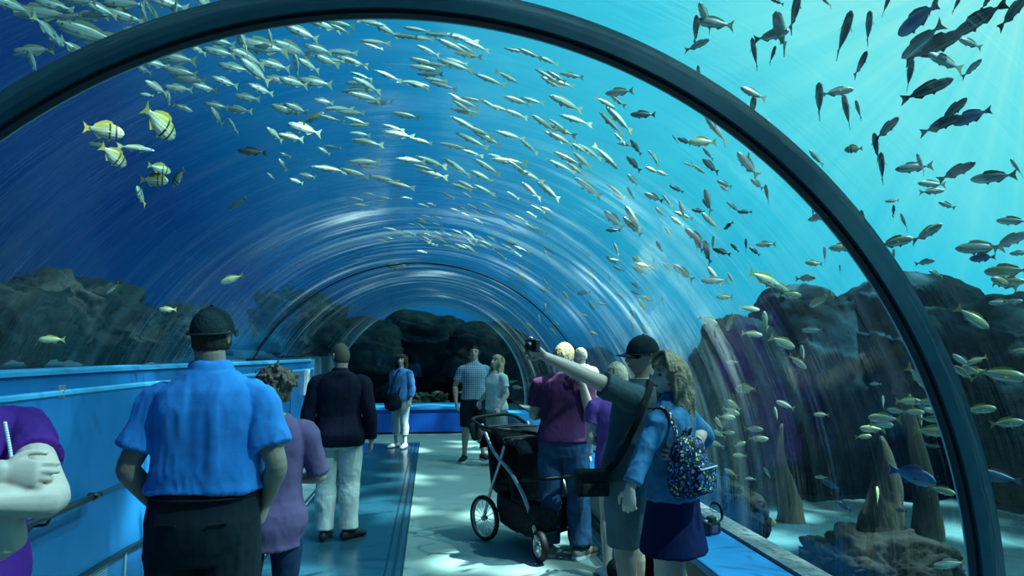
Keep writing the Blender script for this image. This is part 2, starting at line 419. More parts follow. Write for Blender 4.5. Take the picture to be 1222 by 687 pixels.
# left wall: faceted so that it bends inwards with the tunnel
def wall_strip(name, prof, m, label=None, y0=Y0, y1=9.9, parent=None, kind=True, bevel=0):
    """prof = list of (offset from the wall line towards the room, z), swept along the wall"""
    ys = [y0]+[v for v in (4.3, 4.8, 5.3, 6.5, 7.5, 8.2, 9.3) if y0 < v < y1]+[y1]
    rings = [[Vector((wall_x(y)+o_, y, z)) for o_, z in prof] for y in ys]
    mb = MB(); mb.loft(rings, True)
    o = obj(name, mb, m, parent, False, bevel)
    if kind: o['kind'] = 'structure'
    if label: o['label'] = label
    return o
wall_strip('wall_left', [(-.25, 0), (0.0, 0), (0.0, .30), (0.0, .74), (.05, .80), (.05, 1.44), (.035, 1.47), (.0, 1.475), (0.0, 1.56), (-.02, ZS), (-.25, ZS)], M['wall'], 'blue painted panel wall along the left of the walkway', y1=9.9)
wall_strip('trim_11', [(.05, 1.44), (.062, 1.45), (.062, 1.468), (.05, 1.478), (.03, 1.478)], M['wall_top'], 'pale lip along the top of the left wall panel')
wall_strip('trim_12', [(.0, 1.565), (.02, 1.57), (.02, 1.592), (.0, 1.605), (-.09, 1.605), (-.09, 1.565)], M['wall_top'], 'pale sill under the glass on the left wall')
wall_strip('baseboard_left', [(.0, .275), (.03, .28), (.03, .30), (.0, .305)], M['walk_line'])
# panel joints
for i, y in enumerate((3.4, 6.6, 8.6)):
    mb = MB(); x = wall_x(y); mb.box((x+.0, y-.006, .31), (x+.056, y+.006, 1.46)); struct('trim_%d' % (13+i), mb, M['walk_line'])
# beyond the wall the low part of the tunnel side
mb = MB(); mb.box((-2.6, 9.9, 0), (-2.0, 15.6, ZS)); struct('wall_back', mb, mat('dark_panel', srgb(14, 44, 60), .7))
mb = MB(); mb.box((-2.9, Y0-.1, -.06), (2.4, Y0, 3.1)); struct('wall_rear', mb, mat('rear_wall', srgb(10, 40, 60), .8))

# louvred air grille at the foot of the left wall
e = empty('air_grille', 'slatted metal air grille along the foot of the blue wall', 'grille', (0, 0, 0))
gm = mat('grille_metal', srgb(150, 175, 185), .45, .5, .4)
for k in range(1):
    mb = MB()
    for q in range(15):
        z = .025+q*.0165
        mb.box((wall_x(0)+.001, 1.0, z), (wall_x(0)+.022, 5.25, z+.008))
    obj('slats', mb, gm, e)
mb = MB(); mb.box((-2.199, .98, .01), (-2.17, 1.0, .275)); mb.box((-2.199, 5.25, .01), (-2.16, 5.28, .275)); mb.box((-2.199, 1.0, .262), (-2.172, 5.25, .275)); mb.box((-2.199, 1, .008), (-2.172, 5.25, .022))
obj('frame', mb, gm, e)
mb = MB(); mb.box((-2.1995, 1.0, .02), (-2.195, 5.25, .262)); obj('backing', mb, M['black_metal'], e)

# handrails on brackets
def handrail(y0, y1, label, brs):
    e = empty('handrail', label, 'handrail', (wall_x(y0), y0, .80), group=None)
    x = lambda y: wall_x(y)-wall_x(y0)+.11
    ys = [y0]+[v for v in (4.3, 5.3, 8.2, 9.3) if y0 < v < y1]+[y1]
    mb = MB(); P_ = [(x(y), y-y0, 0.0) for y in ys]
    P_ += [(x(y1)-.005, y1-y0+.05, .0), (x(y1)-.03, y1-y0+.075, -.0), (x(y1)-.085, y1-y0+.075, 0)]
    mb.tube(P_, [.019]*len(P_), n=12, sub=3); obj('rail', mb, M['black_metal'], e, True)
    for yb in brs:
        mb = MB(); mb.tube([(x(yb), yb-y0, -.01), (x(yb)-.02, yb-y0, -.05), (x(yb)-.09, yb-y0, -.055)], [.009]*3, n=8)
        mb.ball((x(yb)-.10, yb-y0, -.055), (.008, .03, .03)); obj('bracket', mb, M['black_metal'], e, True)
    return e
handrail(.5, 4.55, 'dark tube handrail on the blue wall beside the man in the blue polo', (1.6, 4.1))
handrail(5.6, 8.9, 'dark tube handrail on the blue wall between the bun-haired woman and the suited man', (6.2, 8.6))

# keyed switch plate and intercom box on the wall
def on_wall(px, py):
    lo, hi = 1.0, 14.0
    for _ in range(40):
        mid = (lo+hi)/2; p = at_y(px, py, mid)
        if p.x < wall_x(mid)+.05: hi = mid
        else: lo = mid
    return at_y(px, py, (lo+hi)/2)
p = on_wall(73, 467)
e = empty('switch_plate', 'small square steel key switch plate on the blue wall', 'switch', p)
mb = MB(); mb.box((-.002, -.040, -.036), (.005, .040, .036)); obj('plate', mb, M['steel'], e, bevel=.002)
mb = MB(); mb.tube([(.004, 0, 0), (.012, 0, 0)], [.009, .008], n=14, round_=False); obj('key_cylinder', mb, M['grey_metal'], e, True)
for dz in (-.028, .028):
    mb = MB(); mb.tube([(.004, 0, dz), (.007, 0, dz)], [.003, .003], n=8, round_=False); obj('screw', mb, M['black_metal'], e, True)
p = on_wall(366, 456)
e = empty('wall_box', 'white call box with dark buttons on the blue wall by the suited man', 'call box', p, math.atan2(-.1, 1)*-1)
mb = MB(); mb.box((-.03, -.17, -.17), (.03, .17, .17)); obj('case', mb, M['white_paint'], e, bevel=.01)
mb = MB(); mb.box((.028, -.12, -.13), (.036, .05, .13)); obj('screen', mb, mat('pale_screen', srgb(120, 190, 190), .3), e, bevel=.004)
for dz in (-.02, .03):
    mb = MB(); mb.ball((.032, .10, dz), .014); obj('button', mb, M['eye'], e, True)
mb = MB(); mb.box((wall_x(9.9)-.02, 9.9, 0), (wall_x(9.9)+.05, 9.95, 1.6)); struct('trim_20', mb, M['wall_top'])

# right bench
mb = MB(); mb.box((1.62, Y0, 0), (2.12, 14.3, .42)); struct('wall_right', mb, M['bench_front'], label='grey front of the long bench on the right')
mb = MB(); mb.box((1.58, Y0, .421), (1.998, 14.3, .48)); b_ = obj('bench_seat', mb, M['bench'], bevel=.012)
tag(b_, 'long smooth blue bench seat running under the glass on the right', 'bench')
mb = MB(); mb.box((2.0, Y0, .40), (2.16, 15.5, .50)); struct('trim_21', mb, M['concrete'], label='rough grey kerb between bench seat and glass')
mb = MB(); mb.box((1.585, Y0, 0), (1.62, 14.2, .09)); struct('baseboard_right', mb, M['walk_line'])
# end bench
e = empty('low_bench', 'low vivid blue bench across the far end of the tunnel', 'bench', (0, 14.3, 0))
mb = MB(); mb.box((-1.98, 0.05, .04), (1.57, .9, .50)); obj('front', mb, M['bench_end'], e)
mb = MB(); mb.box((-1.98, 0, .50), (1.60, 1.2, .56)); obj('seat', mb, M['bench'], e, bevel=.01)
mb = MB(); mb.box((-1.98, 0.1, 0), (1.57, .2, .05)); obj('plinth', mb, M['walk_line'], e)
# drain grate beside the bench
e = empty('drain_grate', 'perforated steel drain grate set in the floor beside the bench', 'grate', (1.44, 3.0, 0))
mb = MB(); mb.box((-.07, 0, 0), (.07, 3.4, .006)); obj('frame', mb, M['steel'], e)
mb = MB()
for k in range(84):
    for q in range(3): mb.box((-.05+q*.036, .02+k*.04, .006), (-.05+q*.036+.026, .02+k*.04+.012, .008))
sl_ = obj('slots', mb, M['black_metal'], e); sl_['kind'] = 'stuff'

# ------------------------------------------------------------------ tank: sand, sills, rockwork
def height_grid(name, x0, x1, y0, y1, nx, ny, fn, m, label=None, kind='structure'):
    X, Y = np.meshgrid(np.linspace(x0, x1, nx), np.linspace(y0, y1, ny), indexing='ij')
    P = np.stack([X.ravel(), Y.ravel(), np.zeros(X.size)], 1); Z = fn(P)
    vs = np.stack([P[:, 0], P[:, 1], Z], 1)
    fs = [(i*ny+j, (i+1)*ny+j, (i+1)*ny+j+1, i*ny+j+1) for i in range(nx-1) for j in range(ny-1)]
    me = bpy.data.meshes.new(name); me.from_pydata(vs.tolist(), [], fs); me.update()
    o = link(name, me, m); o['kind'] = kind
    if label: o['label'] = label
    return o
height_grid('ground_sand', 2.16, 26, -8, 40, 120, 160, lambda P: .12+.10*fbm(P*np.array([.9, .9, 1]), 3, 3)+.03*fbm(P*4, 3, 9), M['sand'], 'rippled pale sand on the tank floor')
height_grid('ground_slope', -26, -2.3, -8, 40, 100, 120, lambda P: 1.56+.03*fbm(P*3, 3, 5)+np.clip((-P[:, 0]-4)*.04, 0, .3), mat('slate_ledge', srgb(38, 62, 70), .6, .4, col2=srgb(80, 105, 105), vscale=5, bump=.6, bscale=14), 'slate ledge outside the left glass')
mb = MB(); mb.box((-3, 15.7, -.3), (3, 40, .3)); struct('ground_far', mb, M['sand'])
def rock(name, c, r, seed, m, label, amp=.35, freq=1.2, sub=6, cat='rock', group=None, squash=0, ridge=True):
    import bmesh
    bm = bmesh.new(); bmesh.ops.create_icosphere(bm, subdivisions=sub, radius=1.0)
    me = bpy.data.meshes.new(name); bm.to_mesh(me); bm.free()
    n = len(me.vertices); co = np.empty(n*3); me.vertices.foreach_get('co', co); co = co.reshape(-1, 3)
    # square the ball off, then break it with ledges
    p = np.sign(co)*np.abs(co)**.72; p /= np.maximum(1e-6, (np.abs(p)**3).sum(1)**(1/3))[:, None]
    r = np.array(r); q = p*r; f2 = freq*(1.0/max(.5, min(r)))**.5
    qw = q+.25*np.stack([fbm(q*f2+7+i_, 2, seed+20+i_) for i_ in range(3)], 1)
    d = -fbm(qw*f2*1.3+seed*3.1, 6, seed, ridge=ridge)*amp*.8 + fbm(qw*f2*.6+seed, 3, seed+50)*amp*1.6
    st = qw[:, 2]*2.3/max(.4, r[2])**.5+fbm(qw*.8, 2, seed+9)*.7; st = st-np.floor(st)
    d = d+(st**2-.33)*amp*.55
    q = q+p*(d*min(r))[:, None]
    me.vertices.foreach_set('co', q.reshape(-1)); me.update()
    o = link(name, me, m); o.location = c
    return tag(o, label, cat, group)
# right hand rock wall, with crests that follow the dark outline in the water
rk = lambda px, py, Y: at_y(px, py, Y)
def rock_px(pxc, top, bot, halfw, Y, seed, m, label, dy=1.0, **k):
    a = at_y(pxc, top, Y); b = at_y(pxc, bot, Y); s = F/Y
    z0 = b.z; h = (a.z-z0)/2
    return rock('rock_formation', (a.x, Y+dy*.6, z0+h), (halfw/s, dy, h*.86), seed, m, label, **k)
rock_px(905, 350, 625, 50, 7.0, 3, M['rock'], 'dark rock shoulder rising behind the couple taking a selfie', dy=.8, amp=.22)
rock_px(985, 305, 650, 78, 7.3, 5, M['rock'], 'tall dark rock face with pale crest behind the near arch rib', dy=.9, amp=.18)
rock_px(1110, 300, 660, 100, 7.0, 8, M['rock'], 'broad dark rock face beyond the arch rib on the right', dy=.9, amp=.16)
rock_px(1235, 330, 690, 85, 6.4, 12, M['rock'], 'dark rock face at the far right of the tank', dy=1.3, amp=.18)
rock_px(1330, 320, 720, 90, 5.9, 14, M['rock'], 'dark rock face beyond the right edge of the view', dy=1.3, amp=.18)
rock_px(705, 402, 520, 40, 17.0, 15, M['rock'], 'distant dark rock behind the fair-haired man and the stroller', dy=1.4, amp=.3)
rock_px(760, 420, 540, 45, 15.0, 17, M['rock'], 'dark rock behind the head of the man in the cap', dy=1.4, amp=.3)
rock_px(640, 425, 520, 34, 19.0, 18, M['rock_far'], 'distant rock seen right of the pale far arch', dy=1.2, amp=.35)
# low dark lumps on the sand right of the bench
rock_px(895, 575, 655, 26, 5.0, 21, M['rock_left'], 'low brown rock on the sand beside the bench camera', dy=.35, amp=.4, freq=3)
rock_px(1080, 640, 760, 90, 4.4, 23, M['rock_left'], 'brown rock in the lower right beneath the spires', dy=.5, amp=.3, freq=3)
# left rock ledges
for i, (px, t, b, hw, Y, dy) in enumerate(((30, 318, 440, 90, 6.2, .8), (120, 350, 440, 52, 6.9, .5), (205, 358, 440, 55, 7.4, .7), (-60, 330, 440, 80, 5.0, .8))):
    rock_px(px, t, b, hw, Y, 31+i, M['rock_left'], ['brown layered rock bank at the far left beyond the ledge', 'low brown rock with white veins above the switch plate', 'dark layered rock behind the man in the cap', 'brown rock bank past the left edge of the view'][i], dy=dy, amp=.32, freq=2.6)
rock_px(355, 340, 440, 50, 14.5, 37, M['rock_far'], 'dark rock slope behind the left glass near the far arch', dy=1.2, amp=.3)
# the dark cliff past the far window
rock_px(430, 372, 500, 60, 19, 41, M['rock_far'], 'black cliff face left of centre past the far arch', dy=1.5, amp=.10)
rock_px(505, 362, 500, 62, 19.6, 42, M['rock_far'], 'tall dark cliff face in the middle of the far arch', dy=1.5, amp=.10)
rock_px(585, 378, 500, 55, 19, 43, M['rock_far'], 'mottled cliff face behind the couple looking up', dy=1.5, amp=.10)
rock_px(512, 470, 500, 24, 16.6, 44, M['spire'], 'small tan reef rock just behind the far bench', dy=.4, amp=.5, freq=4)
# tan spires
def spire(px, py_top, py_bot, hw, Y, seed, label):
    a = at_y(px, py_top, Y); b = at_y(px, py_bot, Y); s = F/Y; h = a.z-b.z
    mb = MB(); rings = []
    for i in range(25):
        t = i/24; rr_ = (hw/s)*(1-t)**.8+.01
        off = .05*math.sin(t*5+seed)
        rings.append([Vector((rr_*math.cos(2*PI*j/18)*(1+.45*mnoise.noise(Vector((math.cos(2*PI*j/18)*2, math.sin(2*PI*j/18)*2, t*5+seed))))+off, rr_*math.sin(2*PI*j/18)*.8, h*t)) for j in range(18)])
    mb.loft(rings); o = obj('rock_spire', mb, M['spire'], None, True); o.location = b
    return tag(o, label, 'rock')
spire(940, 505, 640, 17, 6.0, 1, 'slim tan rock spire between the backpack and the arch rib')
spire(1058, 520, 700, 38, 4.7, 4, 'broad tan rock spire at the foot of the arch rib')
spire(1105, 470, 700, 22, 5.4, 6, 'tall narrow tan spire just behind the arch rib')
# ------------------------------------------------------------------ fish
def fish_mat(name, back, side, belly, stripe=None, freq=9, rough=.35, bars=False):
    m = bpy.data.materials.new(name); m.use_nodes = True; t = m.node_tree; b = t.nodes['Principled BSDF']
    b.inputs['Roughness'].default_value = rough; b.inputs['Metallic'].default_value = .15
    tc = N(t, 'ShaderNodeTexCoord'); sp = N(t, 'ShaderNodeSeparateXYZ'); L(t, tc.outputs['Object'], sp.inputs[0])
    z = smath(t, 'MULTIPLY_ADD', sp.outputs['Z'], 4.0, .5)
    c = ramp(t, z, [(.12, belly), (.42, side), (.66, side), (.88, back)])
    if stripe:
        w = smath(t, 'SINE', smath(t, 'MULTIPLY', sp.outputs['Z'], freq*12.0))
        c = mixc(t, smath(t, 'MULTIPLY', smath(t, 'GREATER_THAN', w, .35), .75), c, stripe)
    if bars:
        for x0 in (.30, .14):
            s = smath(t, 'LESS_THAN', smath(t, 'ABSOLUTE', smath(t, 'ADD', sp.outputs['X'], -x0)), .022)
            c = mixc(t, s, c, (.01, .012, .01, 1))
    L(t, c, b.inputs['Base Color'])
    return m
FS = {
 'slim': fish_mat('fish_silver', srgb(70, 92, 88), srgb(190, 202, 190), srgb(240, 245, 240), srgb(150, 160, 134), 8),
 'grunt': fish_mat('fish_grunt', srgb(150, 160, 110), srgb(200, 208, 180), srgb(240, 244, 235), srgb(170, 165, 80), 7),
 'pork': fish_mat('fish_banded', srgb(150, 155, 70), srgb(215, 222, 195), srgb(235, 240, 225), srgb(180, 168, 90), 6, bars=True),
 'dark': fish_mat('fish_dark', srgb(36, 52, 56), srgb(84, 100, 100), srgb(120, 140, 138), srgb(56, 70, 66), 8),  # backlit silhouette shade painted into the body colour
 'blue': fish_mat('fish_blue', srgb(30, 80, 120), srgb(50, 120, 170), srgb(80, 150, 190), None),
 'wrasse': fish_mat('fish_teal', srgb(20, 70, 90), srgb(40, 100, 120), srgb(60, 120, 130), None),
}
fin_y = mat('fin_yellow', srgb(176, 164, 72), .6, .3); fin_g = mat('fin_grey', srgb(165, 170, 125), .6, .3)
fin_d = mat('fin_dark', srgb(50, 62, 56), .6, .3); fin_b = mat('fin_blue', srgb(30, 80, 130), .6, .3)
def fish_mesh(name, H_, W_, body, fin, fork=.6, tail=.17, prof='std'):
    """unit length, nose at +x, dorsal +z; one continuous body with its fins"""
    mb = MB()
    if prof == 'slim': X = [.5, .47, .40, .28, .10, -.08, -.22, -.31, -.36]; Hh = [.03, .28, .58, .86, 1.0, .88, .55, .28, .20]
    else: X = [.5, .475, .42, .30, .14, -.04, -.20, -.30, -.35]; Hh = [.05, .30, .62, .92, 1.0, .86, .50, .26, .20]
    Wd = [.10, .40, .75, .95, 1.0, .80, .45, .22, .12]
    n = 12; rings = []
    for x, h, w in zip(X, Hh, Wd):
        up = h*H_/2; ring_ = []
        for j in range(n):
            a = 2*PI*j/n
            zz = math.sin(a); up_ = up*(1.08 if zz > 0 else .92)
            ring_.append(Vector((x, w*W_/2*math.cos(a), zz*up_ + (0 if prof == 'slim' else -.012+.02*(1-h)))))
        rings.append(ring_)
    mb.loft(rings, True, 0)
    def fin_plate(pts, th=.006, mi=1):
        k = len(pts)
        a = [(x, -th, z) for x, z in pts]; b = [(x, th, z) for x, z in pts]
        mb.add(a+b, [tuple(range(k)), tuple(reversed(range(k, 2*k)))]+[(i, i+k, (i+1) % k+k, (i+1) % k) for i in range(k)], mi)
    t2 = tail
    fin_plate([(-.33, .045*H_/.3), (-.39, .07), (-.50, t2), (-.455, .02), (-.455, -.02), (-.50, -t2), (-.39, -.07), (-.33, -.045*H_/.3)], .006)
    hz = H_/2
    fin_plate([(.24, hz*.86), (.18, hz*1.22+.02), (.04, hz*1.32+.015), (-.08, hz*1.05+.02), (-.22, hz*.65+.02), (-.26, hz*.40), (.0, hz*.7)], .004)
    fin_plate([(-.02, -hz*.80), (-.10, -hz*1.05-.02), (-.20, -hz*.60-.015), (-.25, -hz*.35), (-.1, -hz*.5)], .004)
    fin_plate([(.20, -hz*.80), (.12, -hz*1.15-.03), (.08, -hz*.85)], .004)
    # pectoral fins and eyes
    for s in (-1, 1):
        mb.add([(.20, s*W_*.46, -.02), (.08, s*(W_*.5+.045), -.05), (.09, s*(W_*.5+.02), -.005), (.20, s*W_*.44, -.03)], [(0, 1, 2, 3)], 1)
        mb.ball((.405, s*W_*.36, hz*.16), (.018, .010, .018), 8, 2)
    me = mb.mesh(name)
    for m_ in (body, fin, M['eye']): me.materials.append(m_)
    me.polygons.foreach_set('use_smooth', [p.material_index != 1 for p in me.polygons])
    return me
FM = {
 'slim': fish_mesh('slim_silver_fish', .17, .10, FS['slim'], fin_g, prof='slim', tail=.11),
 'long': fish_mesh('long_silver_fish', .13, .085, FS['slim'], fin_g, prof='slim', tail=.09),
 'grunt': fish_mesh('grunt_fish', .30, .15, FS['grunt'], fin_y),
 'silver': fish_mesh('silver_fish', .27, .15, FS['slim'], fin_g),
 'dark': fish_mesh('dark_fish', .25, .15, FS['dark'], fin_d, tail=.13),
 'pork': fish_mesh('banded_fish', .46, .17, FS['pork'], fin_y, tail=.18),
 'blue': fish_mesh('blue_fish', .36, .14, FS['blue'], fin_b, tail=.14),
 'wrasse': fish_mesh('teal_fish', .30, .16, FS['wrasse'], fin_b, tail=.12),
}
FN = {'slim': 'silver_fish', 'long': 'silver_fish', 'grunt': 'grunt_fish', 'silver': 'silver_fish', 'dark': 'dark_fish', 'pork': 'banded_fish', 'blue': 'blue_fish', 'wrasse': 'teal_fish'}
def clear_of_tunnel(p, r):
    if p.y > 16.0: return True
    cx, cz = axis(p.y)
    if p.x < -2.3 and p.z < cz+1.5: return p.z > 1.78
    if p.x > 2.2 and p.z < 1.0: return math.hypot(p.x-cx, p.z-cz) > RAD+.1+r and p.z > .35
    return math.hypot(p.x-cx, p.z-cz) > RAD+.1+r
def exit_t(d, r):
    t = 1.0
    while t < 40:
        if clear_of_tunnel(Vector((0, 0, EYE))+d*t, r): return t
        t += .1
    return t
def put_fish(px, py, ln, ang, kind, label, group, depth=None, extra=None):
    d = ray(px, py)
    size0 = .12 if kind == 'long' else .14
    t = depth if depth else exit_t(d, ln*4.5/F*.55)+(extra if extra is not None else rng.uniform(.15, 1.3))
    if depth: t = max(t, exit_t(d, .1))
    pos = Vector((0, 0, EYE))+d*t
    dn = d.normalized()
    u = CR - dn*CR.dot(dn); u.normalize(); v = CU - dn*CU.dot(dn); v.normalize()
    want = (math.cos(math.radians(ang)), math.sin(math.radians(ang)))
    best = None
    for phi in range(0, 360, 6):
        for pt in (-40, -22, -8, 0, 8, 22, 40):
            a, b = math.radians(phi), math.radians(pt)
            h = Vector((math.cos(a)*math.cos(b), math.sin(a)*math.cos(b), math.sin(b)))
            x, y = h.dot(u), h.dot(v); l = math.hypot(x, y)
            if l < .35: continue
            c = (x*want[0]+y*want[1])/l
            cost = (1-c)*30 + (1-l)*1.2 + abs(pt)/70
            if best is None or cost < best[0]: best = (cost, h, l)
    h, l = best[1], best[2]
    size = ln*t*d.dot(CF)/F/max(l, .5)
    z = Vector((0, 0, 1)); z = (z-h*z.dot(h)).normalized(); y = z.cross(h)
    roll = Matrix.Rotation(rng.normal(0, .18), 3, 'X')
    R3 = Matrix((h, y, z)).transposed() @ roll
    o = bpy.data.objects.new(FN[kind], FM[kind]); C.objects.link(o)
    o.rotation_mode = 'QUATERNION'; o.rotation_quaternion = R3.to_quaternion(); o.location = pos; o.scale = (size,)*3
    return tag(o, label, 'fish', group)
# single, recognisable fish: px, py, length, heading, kind, label
SINGLES = [
 (124, 156, 42, -5, 'pork', 'yellow-striped banded fish heading right, largest of the trio under the arch rib at left', 5),
 (190, 147, 44, -52, 'pork', 'striped banded fish diving to the right beside the left trio', 5),
 (135, 186, 32, -42, 'pork', 'banded fish diving below the largest striped one at left', 5),
 (116, 172, 18, 180, 'grunt', 'small yellow fish turned left between two banded fish', 5),
 (162, 177, 40, -4, 'slim', 'slim pale fish with yellow tail passing behind the banded trio', 5.5),
 (190, 201, 25, -18, 'pork', 'upper banded fish of the lower left cluster', 5.5),
 (184, 215, 30, 3, 'pork', 'middle banded fish of the lower left cluster', 5.5),
 (213, 212, 25, 235, 'pork', 'right-hand dark banded fish tilted down in the lower left cluster', 5.6),
 (168, 234, 24, 110, 'pork', 'lowest striped fish of the left cluster, nose up against dark blue', 5.5),
 (277, 333, 28, 200, 'grunt', 'pale lone fish tilted down above the capped man', 6.5),
 (134, 344, 19, 225, 'grunt', 'small yellow fish in front of the left rock bank', 5.2),
 (62, 405, 27, 180, 'grunt', 'pale round fish low over the left slate ledge', 4.6),
 (200, 369, 20, 180, 'grunt', 'dim fish against the dark layered rock', 6),
 (301, 181, 33, 180, 'dark', 'brown fish swimming left through open blue on the left side', 7),
 (283, 243, 26, 215, 'slim', 'thin fish tilted down in the dark blue on the left', 7),
 (1088, 567, 48, -14, 'blue', 'blue surgeonfish between the arch rib and the tan spire', None),
 (1192, 569, 44, 176, 'wrasse', 'large dark teal fish right of the arch rib', None),
 (1124, 585, 27, -10, 'grunt', 'bright yellow fish right below the blue surgeonfish', None),
 (1047, 591, 21, 82, 'grunt', 'yellow fish turned nose up left of the arch rib', None),
 (910, 621, 30, -8, 'pork', 'yellow-tailed banded fish low over the bench camera', None),
 (1134, 673, 37, 200, 'silver', 'striped silver fish crossing the foot of the arch rib', None),
 (890, 464, 24, 180, 'pork', 'round yellow banded fish beside the backpack, above the grunt cluster', None),
 (869, 600, 12, 90, 'blue', 'tiny blue fish above the bench camera', None),
 (1160, 379, 40, -38, 'grunt', 'lone yellow-tailed fish diving right of the arch rib', None),
 (1106, 278, 36, 35, 'grunt', 'brown fish with yellow tail climbing to the right beside the arch rib', None),
 (1068, 289, 38, 15, 'grunt', 'brown fish crossing right over the crest of the rock', None),
]
for px, py, ln, ang, k, lab, dep in SINGLES:
    put_fish(px, py, ln, ang, k, lab, None, depth=dep, extra=.6)
def batch(x0, y0, sc, items, kind, label, group, extra=None, depth=None):
    for it in items:
        k = it[4] if len(it) > 4 else kind
        lab = label
        put_fish(x0+it[0]*sc, y0+it[1]*sc, it[2]*sc, it[3]+rng.normal(0, 1), k, lab, group, depth=depth, extra=extra)
# silhouettes against the bright water, upper right
batch(822, 0, .3276, [(565,125,150,82),(655,100,110,95),(625,235,90,70),(835,70,140,220,'blue'),(1060,70,165,210),(890,170,185,25),(850,150,150,222,'silver'),
 (935,225,140,147,'silver'),(805,270,100,90),(865,328,165,20),(960,405,110,50),(915,455,130,25),(1030,425,120,197,'blue'),(720,470,100,50),(683,535,105,100),(703,610,110,95),
 (475,365,120,95),(575,405,125,105),(618,400,75,110),(335,115,140,110),(240,195,115,105),(305,200,60,80),(385,45,130,85),
 (235,340,105,150,'silver'),(232,390,80,80),(300,465,70,120,'silver'),(50,517,100,175,'grunt'),(70,560,60,130),(975,625,125,30),(720,15,70,80),(975,15,60,80),
 (25,110,100,90),(30,165,90,20,'grunt'),(35,270,60,95),(1180,45,120,60),(320,5,60,150),(890,20,60,80),(1085,5,60,70),(300,130,120,10,'silver')],
 'dark', 'dark fish silhouetted against the bright water at upper right', 'dark fish in the bright water', .8)
batch(822, 0, .3276, [(540,335,110,3),(465,575,80,130),(215,600,120,130),(820,610,120,182),(845,595,80,110),(1110,645,140,184),(1195,610,80,120),(1025,158,90,150),(1030,250,75,50),
 (95,85,140,165),(100,470,140,127),(885,670,90,170),(600,543,60,182,'pork'),(60,60,110,120),(218,570,30,90),(265,560,80,140),(500,5,60,130),(130,670,60,150),(248,670,60,140)],
 'silver', 'silver fish lit from above in the bright water at upper right', 'silver fish in the bright water', .9)
batch(822, 225, .3276, [(885,10,80,0),(205,85,50,178,'dark'),(145,135,42,220,'dark'),(470,105,68,200,'grunt'),(453,80,45,90),(635,115,75,100,'dark'),(740,45,45,180),(745,82,45,90,'dark'),
 (940,60,60,150),(785,120,65,110),(560,215,90,178,'grunt'),(745,245,50,90),(495,240,55,90),(455,272,60,170,'grunt'),(550,292,30,90),(860,268,65,10),(900,310,50,150),(1180,118,100,176),
 (1060,215,150,178),(1170,190,120,30),(1070,252,80,190,'blue'),(1205,235,60,180),(120,230,68,160,'dark'),(240,228,48,140,'dark'),(280,203,70,180),(208,205,48,90,'dark'),(25,190,60,100,'dark'),
 (95,335,95,180),(155,328,48,120),(1160,300,140,180,'grunt'),(1165,340,100,0,'grunt'),(60,55,40,120,'dark'),(130,0,40,140),(285,20,70,100,'dark'),(1150,345,90,150,'grunt')],
 'silver', 'fish in open cyan water above the rock crest at right', 'fish above the right rock crest', .8)
batch(822, 225, .3276, [(275,330,115,-30),(345,365,70,150),(370,385,75,-15),(425,327,68,5),(480,405,90,215),(220,437,74,-10),(150,485,68,250),(280,480,65,100),(230,530,74,-10),(340,560,92,-30),
 (395,630,75,-40),(160,632,46,180),(70,480,70,-20),(130,395,60,180),(450,515,70,180,'silver'),(415,600,60,100,'silver'),(680,350,36,90,'silver')],
 'grunt', 'yellow-tailed fish in front of the dark rock face behind the couple', 'yellow-tailed fish before the rock face', .5)
batch(822, 440, .3594, [(140,140,58,-20),(125,160,56,0),(100,180,42,120),(102,217,42,150),(130,212,45,0),(170,288,46,180),(215,200,60,0),(230,232,66,0),(440,360,40,180,'silver'),
 (205,365,36,180,'silver'),(440,152,48,180),(95,250,45,160),(150,120,50,140),(290,150,46,100),(320,120,60,160),(170,250,40,20),(470,385,55,150,'wrasse'),(515,455,50,150,'wrasse'),(140,345,45,150),(260,345,35,120,'silver'),(620,50,36,180,'silver'),(705,470,34,180,'wrasse')],
 'grunt', 'yellowish fish clustered low behind the glass beside the backpack', 'fish cluster beside the backpack', .4)
batch(822, 440, .3594, [(765,30,100,-50),(650,165,98,178),(610,200,76,178),(730,108,78,0),(790,110,70,0),(745,143,66,0),(810,168,84,0),(770,168,60,90),(805,208,108,2),(645,108,38,90,'silver'),(690,140,56,170),
 (580,225,50,10),(820,140,70,170),(640,185,70,0)],
 'grunt', 'yellow-striped fish in the shoal just left of the arch rib', 'shoal left of the arch rib', .5)
batch(822, 440, .3594, [(1035,20,140,-5),(965,135,95,10),(1055,180,98,15),(940,5,60,150)]+[(1050*.9115,625*.9115-562,60,200),(1000*.9115,630*.9115-560,70,140)],
 'grunt', 'yellow-tailed fish in front of the dark rock right of the arch rib', 'fish right of the arch rib', .6)
batch(822, 225, .3276, [(1050,625,70,200),(1000,630,80,140,'silver'),(1205,590,66,0),(1140,415,80,180,'silver'),(1180,410,60,0,'silver')], 'grunt', 'yellow-tailed fish in front of the dark rock right of the arch rib', 'fish right of the arch rib', .6)
